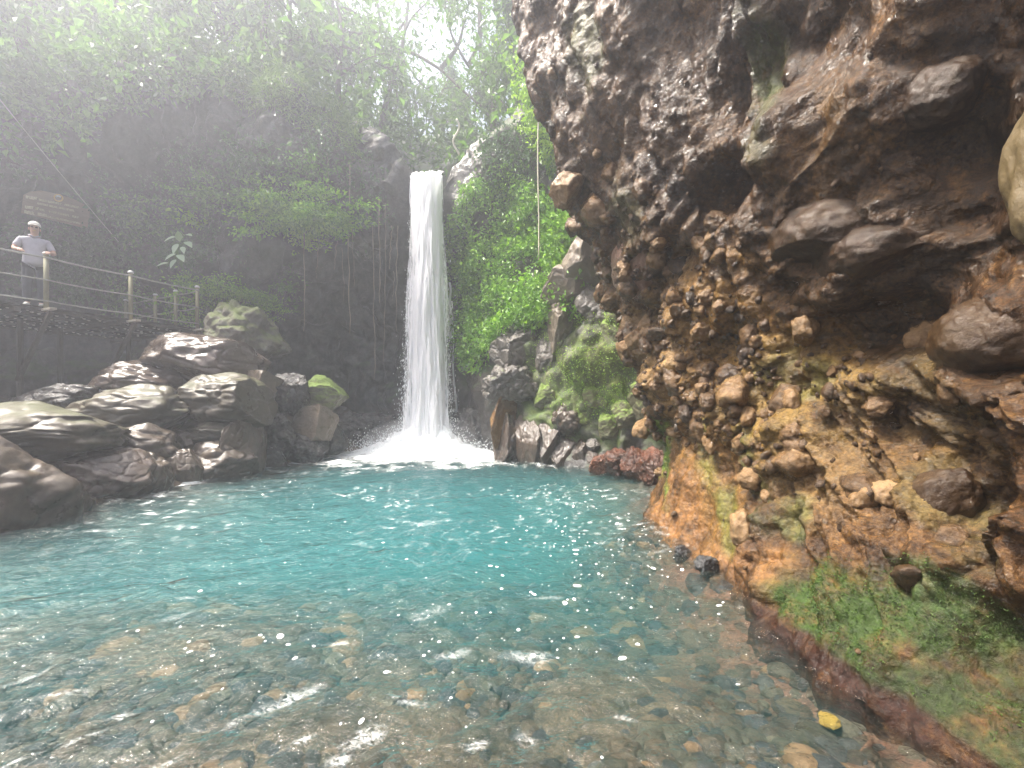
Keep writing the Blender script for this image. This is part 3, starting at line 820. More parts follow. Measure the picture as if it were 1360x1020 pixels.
def build_bed():
    xs = np.concatenate([np.arange(-16, -7, .2), np.arange(-7, -3.2, .05), np.arange(-3.2, 3.2, .03), np.arange(3.2, 9, .3)])
    ys = np.concatenate([np.arange(-5, .8, .12), np.arange(.8, 4, .03), np.arange(4, 8, .06), np.arange(8, 17, .15)])
    X, Y = np.meshgrid(xs, ys)
    Z = bed_z(X, Y)
    p = np.stack([X, Y, Z * 0], -1)
    l, e = lump(p / .3 + 5, 171); l2, _ = lump(p / .1, 172)
    Z = Z + .08 * fbm(p * .8, 3, 170) + .035 * l + .018 * l2 + np.where(Z > .1, .3 * fbm(p * 1.1, 4, 175) + .35 * lump(p / .9, 178)[0] + .12 * lump(p / .35, 179)[0] - .15, 0)
    T = np.zeros(X.shape + (4,))
    er = np.interp(Y, [-4, 0, 5.2, 6.5, 9, 12, 16], [2.3, 1.95, 1.7, 2.2, 2.2, 0.5, 0]) - X
    rust = np.clip(1.25 - er / .8 + .5 * fbm(p * 1.5, 3, 176), 0, 1) * (Y < 7) * (Y > 1)
    T[..., :3] = (.17, .072, .038); T[..., 3] = rust * .9
    bank = (X < 0) * sstep(Z, .0, .12) * (Y > 1.5)
    T[..., :3] = T[..., :3] * (1 - bank[..., None]) + np.array((.045, .032, .026)) * bank[..., None]
    T[..., 3] = np.maximum(T[..., 3], bank * 1.0)
    V = np.stack([X, Y, Z], -1)
    o = link('pool_bed', mesh_data('pool_bed', V, quads(*X.shape), M['bed'], True, {'tint': T.reshape(-1, 4), 'mat': T[..., 3].ravel() * 0}), kind='structure')
    return o
BED = build_bed()

def pebbles():
    lib = []
    for i in range(6):
        for k in range(5):
            lib.append((k, mesh_data('stone', *rock_shape(3, 500 + i, .25, 4, (.55, .85), .05), M['peb%d' % k])))
    rng = np.random.default_rng(77)
    pts = []
    tries = 0
    # nearest, largest first: dart throwing in the shallow foreground
    for (n, y0, y1, s0, s1) in [(22, 1.65, 2.7, .06, .1), (120, 1.6, 3.3, .04, .08), (152, 1.6, 2.9, .022, .045)]:
        c = 0
        while c < n and tries < 40000:
            tries += 1
            y = rng.uniform(y0, y1); x = rng.uniform(-1.22 * y, min(1.75, .95 * y))
            s = rng.uniform(s0, s1)
            if all((x - q[0]) ** 2 + (y - q[1]) ** 2 > (.8 * (s + q[2])) ** 2 for q in pts):
                pts.append((x, y, s)); c += 1
    cw = [.22, .36, .24, .1, .08]
    for (x, y, s) in pts:
        k = rng.choice(5, p=cw)
        me = random.choice([m for kk, m in lib if kk == k])
        z = float(bed_z(np.array(x), np.array(y)))
        inst('stone', me, (x, y, z + s * .12), (rng.uniform(-.25, .25), rng.uniform(-.25, .25), rng.uniform(0, 6.28)), (s * rng.uniform(.9, 1.4), s * rng.uniform(.75, 1.1), s * rng.uniform(.4, .62)), BED)
    # the rest of the gravel, farther and smaller
    for k in range(5):
        parts = []
        base = [rock_shape(1, 600 + j, .3, 3, (.55, .85), .05) for j in range(5)]
        m = int(4200 * cw[k] * 2)
        for _ in range(m):
            y = rng.uniform(1.4, 5.6); x = rng.uniform(max(-6, -1.3 * y), 1.9)
            s = min(rng.lognormal(math.log(.032), .5), .08) * (1 if y < 3 else 1.6)
            z = float(bed_z(np.array(x), np.array(y)))
            V, F = base[rng.integers(5)]
            a = rng.uniform(0, 6.28); ca, sa = math.cos(a), math.sin(a)
            W = V * [s * 1.2, s, s * .6]
            W = np.stack([W[:, 0] * ca - W[:, 1] * sa + x, W[:, 0] * sa + W[:, 1] * ca + y, W[:, 2] + z + s * .1], 1)
            parts.append((W, F))
        V, F = join(parts)
        link('gravel', mesh_data('gravel', V, F, M['peb%d' % k]), BED, kind='stuff')
    h = P(1103, 957, 2.0); z = float(bed_z(np.array(h[0]), np.array(h[1])))
    V, F = rock_shape(4, 655, .3, 5, (.5, .8), .06)
    inst('stone', mesh_data('stone', V, F, M['yellow']), (h[0] * 1.06, h[1] * 1.06, z + .07), (.3, .2, .5), (.06, .045, .03), label='bright yellow stone lying under shallow water near the red bank', cat='stone')
pebbles()

FALL = P(566, 590, 12.3); FALL[2] = 0
def build_water():
    xs = np.concatenate([np.arange(-7.6, -3, .05), np.arange(-3, 3.4, .028), np.arange(3.4, 6, .2)])
    ys = np.concatenate([np.arange(-4.5, .9, .12), np.arange(.9, 4, .024), np.arange(4, 8, .04), np.arange(8, 15.6, .06)])
    X, Y = np.meshgrid(xs, ys)
    p = np.stack([X, Y, X * 0], -1)
    r = np.hypot(X - FALL[0], (Y - FALL[1]))
    wp = p + .35 * np.stack([gnoise(p * .8, 5), gnoise(p * .8, 6), X * 0], -1)
    ca, sa = math.cos(.5), math.sin(.5)
    u = wp[..., 0] * ca + wp[..., 1] * sa; v = -wp[..., 0] * sa + wp[..., 1] * ca
    st = np.stack([u * .9, v * 2.2, X * 0], -1)                       # crests run obliquely across the shallows
    calm = np.interp(Y, [0, 2, 5, 9, 13], [1.5, 1.6, 1.6, 1.7, 1.9])
    Z = .020 * fbm(st * 1.1, 3, 11) * 1.6 + .012 * fbm(wp * 3.2, 3, 12, .5, True) + .006 * gnoise(wp * 9, 13)
    Z += .018 * np.sin(r * 5.5 + 2 * gnoise(p * 1.2, 14)) * np.exp(-r / 5)
    Z *= calm
    near = np.exp(-(r / 1.5) ** 2)
    Z += near * (.1 + .22 * np.abs(fbm(p * 2.4, 4, 15)))
    Z -= Z.mean()
    # foam: churned white near the fall, thinning outwards, streaks further out
    fn = fbm(wp * np.array([1.6, 3.0, 1]), 5, 16, .6)
    foam = np.clip(1.6 - np.hypot((X - FALL[0]) / 2.2, (Y - FALL[1]) / 1.5) * .75 + .6 * fn, 0, 1)
    shore = np.clip(.5 - np.abs(X - np.interp(Y, SHORE[:, 0], SHORE[:, 1])) / .7 + 1.1 * fn, 0, 1) * (Y > 6.5) * .8
    lace = np.clip((fbm(wp * np.array([2.4, 6.0, 1]) + 9, 4, 19, .6, True) - .66) * 3.2, 0, 1) * np.clip((gnoise(p * .55, 20) + .12) * 3, 0, 1) * sstep(Y, 3.2, 6) * .7
    foam = np.maximum.reduce([foam, shore, lace])
    glint = np.zeros_like(X)  # sky glints on the near water, painted in as white streaks
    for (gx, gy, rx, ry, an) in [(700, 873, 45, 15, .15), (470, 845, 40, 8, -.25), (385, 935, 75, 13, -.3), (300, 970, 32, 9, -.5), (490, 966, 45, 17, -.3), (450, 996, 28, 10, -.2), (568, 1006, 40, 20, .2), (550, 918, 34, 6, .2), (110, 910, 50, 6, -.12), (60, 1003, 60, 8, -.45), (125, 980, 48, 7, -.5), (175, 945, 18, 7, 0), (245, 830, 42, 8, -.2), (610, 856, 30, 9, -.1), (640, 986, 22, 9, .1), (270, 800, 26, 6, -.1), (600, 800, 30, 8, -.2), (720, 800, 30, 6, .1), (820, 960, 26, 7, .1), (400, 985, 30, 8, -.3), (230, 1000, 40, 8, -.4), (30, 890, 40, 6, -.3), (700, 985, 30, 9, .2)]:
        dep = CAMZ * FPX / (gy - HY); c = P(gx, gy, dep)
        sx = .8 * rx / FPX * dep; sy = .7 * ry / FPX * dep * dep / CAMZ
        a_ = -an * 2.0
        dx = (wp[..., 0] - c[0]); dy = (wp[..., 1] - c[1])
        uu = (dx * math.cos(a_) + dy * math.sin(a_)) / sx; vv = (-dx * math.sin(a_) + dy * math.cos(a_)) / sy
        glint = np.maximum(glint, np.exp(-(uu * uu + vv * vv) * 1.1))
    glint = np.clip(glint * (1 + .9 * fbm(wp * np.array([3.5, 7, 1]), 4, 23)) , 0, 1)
    V = np.stack([X, Y, Z], -1)
    ny, nx = X.shape
    top = quads(ny, nx)
    N = ny * nx
    W = V.reshape(-1, 3)
    ring = np.concatenate([np.arange(nx), nx * np.arange(1, ny) + nx - 1, (ny - 1) * nx + np.arange(nx - 2, -1, -1), nx * np.arange(ny - 2, 0, -1)])
    low = W[ring].copy(); low[:, 2] = -4.2
    m = len(ring)
    side = np.stack([ring, N + np.arange(m), N + (np.arange(m) + 1) % m, np.roll(ring, -1)], 1)
    c = np.array([[xs[0], ys[0], -4.2], [xs[-1], ys[0], -4.2], [xs[-1], ys[-1], -4.2], [xs[0], ys[-1], -4.2]])
    corner = [0, nx - 1, nx - 1 + ny - 1, 2 * (nx - 1) + ny - 1]
    A = np.concatenate([W, low])
    # bottom as a fan of quads
    F = [top, side]
    cen = np.array([[(xs[0] + xs[-1]) / 2, (ys[0] + ys[-1]) / 2, -4.2]])
    A = np.concatenate([A, cen])
    k = np.arange(0, m - 1, 2)
    F.append(np.stack([np.full(len(k), N + m), N + (k + 2) % m, N + k + 1, N + k], 1))
    F = np.concatenate(F)
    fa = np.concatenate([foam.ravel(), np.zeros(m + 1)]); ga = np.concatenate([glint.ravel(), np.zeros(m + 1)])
    mt, nt, out = newmat('pool_water'); b = NB(nt)
    geo = b.n('ShaderNodeNewGeometry')
    pos = b.scalevec(geo.outputs['Position'], (1, 1.6, 1))
    h = b.math('ADD', b.noise(pos, 5.0, 4, .55, .6), b.math('MULTIPLY', b.noise(pos, 17, 3, .5, .4), .28))
    nb = b.bump(h, 1.0, .075)
    gl = b.n('ShaderNodeBsdfGlossy', Roughness=.03, Normal=nb)
    tr = b.n('ShaderNodeBsdfTransparent')
    fr = b.n('ShaderNodeFresnel', IOR=1.333, Normal=nb)
    mx = b.n('ShaderNodeMixShader', i0=fr.outputs[0]); nt.links.new(tr.outputs[0], mx.inputs[1]); nt.links.new(gl.outputs[0], mx.inputs[2])
    at = b.n('ShaderNodeAttribute', _attribute_name='foam')
    ff = b.math('MULTIPLY', at.outputs['Fac'], b.mapr(b.noise(pos, 13, 6, .7), .3, .6), True)
    ff = b.math('ADD', ff, b.math('MULTIPLY', b.math('POWER', at.outputs['Fac'], 3.0), .8), True)
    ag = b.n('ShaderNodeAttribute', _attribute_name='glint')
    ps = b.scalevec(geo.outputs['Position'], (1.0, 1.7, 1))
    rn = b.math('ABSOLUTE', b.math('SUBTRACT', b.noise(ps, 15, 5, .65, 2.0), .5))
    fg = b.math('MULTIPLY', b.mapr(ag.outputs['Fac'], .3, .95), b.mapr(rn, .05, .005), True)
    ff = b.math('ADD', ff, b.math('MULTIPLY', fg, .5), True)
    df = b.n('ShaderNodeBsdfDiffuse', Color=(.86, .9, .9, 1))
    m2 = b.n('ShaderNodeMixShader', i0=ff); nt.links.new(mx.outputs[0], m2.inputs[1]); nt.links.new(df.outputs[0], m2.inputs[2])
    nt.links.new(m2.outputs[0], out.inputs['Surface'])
    vol = b.n('ShaderNodeVolumePrincipled', Density=WATER_D, Anisotropy=.2)
    vol.inputs['Color'].default_value = (.062, .205, .22, 1)
    vol.inputs['Absorption Color'].default_value = (.2, .54, .57, 1)
    nt.links.new(vol.outputs[0], out.inputs['Volume'])
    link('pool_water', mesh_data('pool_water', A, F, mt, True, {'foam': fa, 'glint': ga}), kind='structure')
WATER_D = .85
build_water()

M['foam'] = plain_mat('white_foam', (.82, .86, .87), (.9, .93, .94), .6, 20, bump=.2, spec=.3)
def foam_flecks():
    rng = np.random.default_rng(5)
    V0, F0 = ico(1)
    parts = []
    for k in range(330):
        if k < 190:
            c = rng.normal((0.95, 4.1), (.5, 1.0))
        elif k < 250:
            c = rng.normal((-.35, 2.9), (.7, .6))
        elif k < 285:
            c = rng.normal((-1.6, 2.6), (.6, .5))
        else:
            c = np.array([rng.uniform(-4.5, 1.6), rng.uniform(1.9, 8)])
        if c[1] < 1.5 or c[0] > np.interp(c[1], [0, 5.2, 6.5, 9], [1.9, 1.6, 2.1, 2.2]): continue
        s = min(rng.lognormal(math.log(.0038), .65), .016) * (1 + .1 * c[1])
        a = rng.uniform(0, 6.28)
        W = V0 * [s * rng.uniform(.8, 2.0), s, s * .35]
        W = np.stack([W[:, 0] * math.cos(a) - W[:, 1] * math.sin(a) + c[0], W[:, 0] * math.sin(a) + W[:, 1] * math.cos(a) + c[1], W[:, 2] + .012], 1)
        parts.append((W, F0))
    V, F = join(parts)
    link('foam_flecks', mesh_data('foam_flecks', V, F, M['foam']), label='white bubbles of foam drifting on the pool', cat='foam', kind='stuff')
foam_flecks()


# ------------------------------------------------------------------ waterfall
def build_fall():
    m, nt, out = newmat('falling_water'); b = NB(nt)
    geo = b.n('ShaderNodeNewGeometry')
    p1 = b.scalevec(geo.outputs['Position'], (4.5, 4.5, .5))
    p2 = b.scalevec(geo.outputs['Position'], (22, 22, 2.2))
    n = b.math('ADD', b.math('MULTIPLY', b.noise(p1, 1, 5, .6, .5), .6), b.math('MULTIPLY', b.noise(p2, 1, 6, .65, .3), .45))
    at = b.n('ShaderNodeAttribute', _attribute_name='edge')
    al = b.math('ADD', b.mapr(n, .36, .6), at.outputs['Fac'], False)
    al = b.mapr(al, .05, .55)
    df = b.n('ShaderNodeBsdfDiffuse', Color=(.95, .96, .98, 1))
    tl = b.n('ShaderNodeBsdfTranslucent', Color=(.95, .96, .98, 1))
    mm = b.n('ShaderNodeMixShader', i0=.4); nt.links.new(df.outputs[0], mm.inputs[1]); nt.links.new(tl.outputs[0], mm.inputs[2])
    tr = b.n('ShaderNodeBsdfTransparent')
    mx = b.n('ShaderNodeMixShader', i0=al); nt.links.new(tr.outputs[0], mx.inputs[1]); nt.links.new(mm.outputs[0], mx.inputs[2])
    nt.links.new(mx.outputs[0], out.inputs[0])
    root = link('waterfall', None, None, (0, 0, 0), kind='structure')
    # outline of the column in the photo: py, left px, right px
    prof = np.array([(233, 546, 586), (250, 546, 586), (300, 545, 588), (350, 544, 591), (400, 541, 594), (450, 540, 594), (500, 539, 595), (550, 538, 596), (600, 533, 600)], float)
    rng = np.random.default_rng(9)
    D0 = 12.75
    for L in range(4):
        nu, nv = 90, 220
        u = np.linspace(0, 1, nu)[None]; v = np.linspace(0, 1, nv)[:, None]
        py = 233 + v * (604 - 233)
        l = np.interp(py, prof[:, 0], prof[:, 1]); r = np.interp(py, prof[:, 0], prof[:, 2])
        sh = [0, .06, .1, -.05][L]
        px = l + (r - l) * (u * (1 + sh) - sh / 2)
        D = D0 - .45 * np.sqrt(np.clip(v * 1.0, 0, 1)) - .42 * np.sin(u * np.pi) + .13 * L + 0 * px
        X = (px - CX) / FPX * D; Z = CAMZ + (HY - py) / FPX * D + 0 * px
        V = np.stack([X, D, Z], -1)
        q = V * np.array([5, 5, .5]) + 31 * L
        V[..., 1] -= .16 * fbm(q, 4, 900 + L) * (.3 + v)
        V[..., 0] += .035 * fbm(q * 1.3 + 7, 3, 910 + L) * (.2 + v)
        e = np.minimum(u, 1 - u) * 2
        edge = np.clip(e * 2.4, 0, 1) * .75 - .4 - .1 * L + .25 * np.clip(v - .75, 0, 1) * 2 + .5 * np.clip(.15 - v, 0, 1) / .15 + .1 * fbm(q * .7, 2, 7) + 0 * px
        V = V.reshape(-1, 3)
        link('water_sheet', mesh_data('water_sheet', V, quads(nv, nu), m, True, {'edge': edge.ravel()}), root)
    # tongue of water sliding over the lip from the stream above
    pts = np.array([P(566, 238, 12.72), P(566, 231, 12.95) , P(567, 229, 13.4), P(568, 228, 14.2)])
    u = np.linspace(-1, 1, 24)
    V = pts[:, None] + np.array([.46, 0, 0]) * u[None, :, None] * np.array([1, 1, 1.1, 1.2])[:, None, None] + np.array([0, 0, .03]) * rng.normal(size=(4, 24, 1))
    link('stream', mesh_data('stream', V.reshape(-1, 3), quads(4, 24), m, True, {'edge': np.full(96, .9)}), root)
    # spray and droplets thrown off the column, denser towards the base
    V0, F0 = ico(0)
    parts = []
    for k in range(1500):
        v = rng.beta(2.2, 1.0)
        py = 240 + v * 350
        l = np.interp(py, prof[:, 0], prof[:, 1]); r = np.interp(py, prof[:, 0], prof[:, 2])
        side = rng.choice([-1, 1])
        off = abs(rng.normal(0, 2.5 + 7 * v ** 3))
        px = (l - off + 2) if side < 0 else (r + off - 2)
        c = P(px, py, D0 - .45 * math.sqrt(v) + rng.normal(0, .2))
        s = rng.uniform(.003, .009)
        parts.append((V0 * [s, s, s * rng.uniform(1.5, 5)] + c, F0))
    for k in range(12000):
        a = rng.uniform(0, 6.28); rr = abs(rng.normal(0, .75)) + .1
        c = FALL + np.array([math.cos(a) * rr * 1.5, math.sin(a) * rr * .55 - .1, 0])
        c[2] = abs(rng.normal(0, .5)) * math.exp(-rr * .75) + .05
        s = rng.uniform(.004, .014)
        parts.append((V0 * [s, s, s * rng.uniform(.8, 2)] + c, F0))
    V, F = join(parts)
    link('spray', mesh_data('spray', V, F, M['foam']), root, kind='stuff')
    # boiling mound of foam where the column lands
    n = 120
    xs = np.linspace(-2.6, 2.6, 2 * n); ys = np.linspace(-1.3, 1.3, n)
    X, Y = np.meshgrid(xs, ys)
    r = np.hypot(X / 1.4, Y / .75)
    p = np.stack([X, Y, 0 * X], -1)
    Z = .55 * np.exp(-(r * 1.25) ** 2) * (1 + .6 * fbm(p * 2.2, 4, 950)) + .26 * np.exp(-(r * .7) ** 2) * (1 + .5 * fbm(p * 3, 4, 952)) + .16 * np.exp(-r * r * .5) * np.abs(fbm(p * 5, 4, 951)) - .12
    V = np.stack([X + FALL[0], Y + FALL[1], Z], -1)
    link('foam_mound', mesh_data('foam_mound', V.reshape(-1, 3), quads(n, 2 * n), M['foam']), root)
    # fine mist hanging round the landing point
    m3, nt3, out3 = newmat('spray_mist'); b3 = NB(nt3)
    v3 = b3.n('ShaderNodeVolumePrincipled', Density=.38, Anisotropy=.3); v3.inputs['Color'].default_value = (.96, .97, 1, 1)
    nt3.links.new(v3.outputs[0], out3.inputs['Volume'])
    V, F = ico(3)
    link('spray_mist', mesh_data('spray_mist', V * [1.9, .8, .8] + FALL + [0, 0, .2], F, m3), root, kind='stuff')
    # side trickles: right of the column and over the wet blocks
    parts = []
    for (x0, y0, x1, y1, d, wd) in [(597, 375, 599, 430, 13.0, .05), (600, 400, 597, 450, 13.05, .04), (668, 560, 676, 606, 10.6, .02), (600, 420, 606, 560, 13.1, .03)]:
        t = np.linspace(0, 1, 14)
        pts = np.array([P(x0 + (x1 - x0) * a + 1.2 * math.sin(a * 9), y0 + (y1 - y0) * a, d) for a in t])
        parts.append(tube(pts, wd * (0.6 + .5 * t), 6))
    V, F = join(parts)
    link('trickle', mesh_data('trickle', V, F, m, True, {'edge': np.full(len(V), .25)}), root, kind='stuff')
build_fall()


# ------------------------------------------------------------------ boulders along the pool
def boulder(x0, y0, x1, y1, D, mt, seed, label, cat='boulder', depth=.8, cuts=4, rough=.22, rz=None, cracks=.04, tilt=0.0, name='boulder', sub=5, cutd=(.55, .85), fine=.05, group=None):
    """outline box in the photo (x0,y0)-(x1,y1) at depth D, thickness along the view = depth x width"""
    c = P((x0 + x1) / 2, (y0 + y1) / 2, D)
    hx = (x1 - x0) / 2 / FPX * D; hz = (y1 - y0) / 2 / FPX * D
    V, F = rock_shape(sub, seed, rough, cuts, cutd, fine, cracks)
    r = np.random.default_rng(seed)
    a = r.uniform(0, 6.28) if rz is None else rz
    V = np.stack([V[:, 0] * math.cos(a) - V[:, 1] * math.sin(a), V[:, 0] * math.sin(a) + V[:, 1] * math.cos(a), V[:, 2]], 1)
    if tilt:
        V = np.stack([V[:, 0] * math.cos(tilt) - V[:, 2] * math.sin(tilt), V[:, 1], V[:, 0] * math.sin(tilt) + V[:, 2] * math.cos(tilt)], 1)
    mn, mx_ = V.min(0), V.max(0)
    V = (V - (mn + mx_) / 2) / ((mx_ - mn) / 2)
    V = V * [hx, max(hx, hz) * depth, hz]
    return link(name, mesh_data(name, V, F, M[mt]), None, c, label=label, cat=cat, group=group)

G1 = 'boulders of the pool bank below the deck'
for args in [
 (-75, 566, 100, 740, 5.5, 'bankrock', 1001, 'largest smooth grey-brown boulder, dipping into the pool beside the mossy slab', dict(cuts=5, depth=.9)),
 (-70, 535, 140, 612, 6.6, 'bankmoss', 1002, 'long moss-tinged slab lying behind the largest bank boulder', dict(cuts=4, tilt=-.15)),
 (92, 596, 192, 672, 6.6, 'shinyrock', 1003, 'shiny wet rounded boulder at the waterline next to the largest one', dict(cuts=4, tilt=-.3)),
 (158, 602, 220, 668, 7.0, 'bankrock', 1005, 'narrow ribbed boulder leaning into the water past the shiny one', dict(cuts=4, tilt=-.5)),
 (136, 563, 234, 628, 7.7, 'bankrock', 1004, 'blocky brown boulder wedged below the long cracked ledge', dict(cuts=5)),
 (224, 598, 264, 648, 7.7, 'bankrock', 1006, 'small upright boulder between two larger ones at the waterline', dict(cuts=5)),
 (242, 584, 334, 648, 8.4, 'bankrock', 1007, 'rounded dark boulder under the two-tier ledge, touching the water', dict(cuts=4)),
 (248, 553, 322, 592, 8.7, 'bankmoss', 1008, 'flat oval boulder sandwiched in the middle of the two-tier ledge', dict(cuts=3)),
 (120, 513, 252, 584, 8.4, 'bankmoss', 1009, 'long cracked ledge rock with faint moss under the deck edge', dict(cuts=4, tilt=-.1)),
 (246, 497, 344, 568, 8.9, 'bankmoss', 1010, 'broad brown rock with a moss patch on its shoulder topping the ledge', dict(cuts=4)),
 (138, 480, 236, 545, 9.3, 'shinyrock', 1011, 'pale gleaming slab right under the deck supports', dict(cuts=4, tilt=-.25)),
 (212, 446, 336, 520, 9.9, 'shinyrock', 1012, 'brown gleaming hump below the end of the deck', dict(cuts=5)),
 (312, 548, 342, 650, 8.8, 'bankrock', 1013, 'tall thin rock rib standing in the water beside black rocks', dict(cuts=5)),
 (268, 395, 380, 500, 11.4, 'pillarmoss', 1014, 'mossy rock pillar beyond the end of the deck railing', dict(cuts=6, rough=.35, fine=.1, depth=.9)),
 (330, 492, 372, 562, 9.9, 'tanblock', 1015, 'pale tan angular block on top of the black rocks', dict(cuts=10, rough=.1, cutd=(.45, .7), cracks=0)),
 (350, 494, 408, 556, 10.3, 'darkrock', 1016, 'jagged black block with a rusty spot next to the tan block', dict(cuts=9, cutd=(.45, .75), fine=.1)),
 (392, 498, 460, 556, 11.2, 'mossrock', 1017, 'green mossy boulder at the mouth of the dark cave', dict(cuts=6)),
 (390, 536, 446, 590, 10.5, 'tanblock', 1018, 'tan wedge-shaped rock leaning below the mossy cave boulder', dict(cuts=9, cutd=(.45, .75), cracks=0)),
 (330, 545, 396, 616, 9.9, 'darkrock', 1019, 'black wet rock with white glints behind the thin rib', dict(cuts=8, fine=.1)),
 (376, 572, 436, 622, 10.3, 'darkrock', 1020, 'low black rock lapped by foam below the tan wedge', dict(cuts=8, fine=.1)),
 (420, 560, 462, 612, 11.2, 'darkrock', 1021, 'round black rock at the edge of the churning foam', dict(cuts=6)),
 (330, 590, 384, 634, 9.5, 'darkrock', 1022, 'black rock low in the water at the foot of the rib', dict(cuts=8)),
 (150, 545, 190, 580, 8.0, 'bankrock', 1023, 'small brown stone tucked under the cracked ledge', dict(cuts=4)),
 (222, 572, 258, 606, 8.2, 'bankrock', 1024, 'small cobble in the gap between blocky boulder and ledge', dict(cuts=4)),
 (86, 640, 130, 690, 6.2, 'bankrock', 1025, 'low stone in the water between the two wet boulders', dict(cuts=4)),
 (-90, 690, 24, 745, 5.0, 'bankrock', 1026, 'low dark stone awash in front of the largest boulder', dict(cuts=3)),
 (20, 510, 150, 560, 8.6, 'darkrock', 1027, 'dark reddish rock in the shade underneath the deck', dict(cuts=5)),
 (440, 545, 540, 606, 13.6, 'darkrock', 1028, 'brown rubble shelf at the foot of the cave behind the foam', dict(cuts=5, fine=.16, cracks=.12)),
 (596, 540, 660, 610, 12.6, 'darkrock', 1029, 'wet dark rock right of the falling water', dict(cuts=6, fine=.12)),
]:
    x0, y0, x1, y1 = args[:4]; kw = dict(args[8])
    if args[5] in ('bankrock', 'bankmoss', 'shinyrock'):
        gx = (x1 - x0) * .09; gy = (y1 - y0) * .1; x0 -= gx; x1 += gx; y0 -= gy * .4; y1 += gy
        kw.setdefault('cracks', .03); kw.setdefault('fine', .022); kw['cuts'] = max(2, kw.get('cuts', 4) - 1); kw.setdefault('cutd', (.6, .9))
    boulder(x0, y0, x1, y1, *args[4:8], group=G1 if args[0] < 400 else None, **kw)

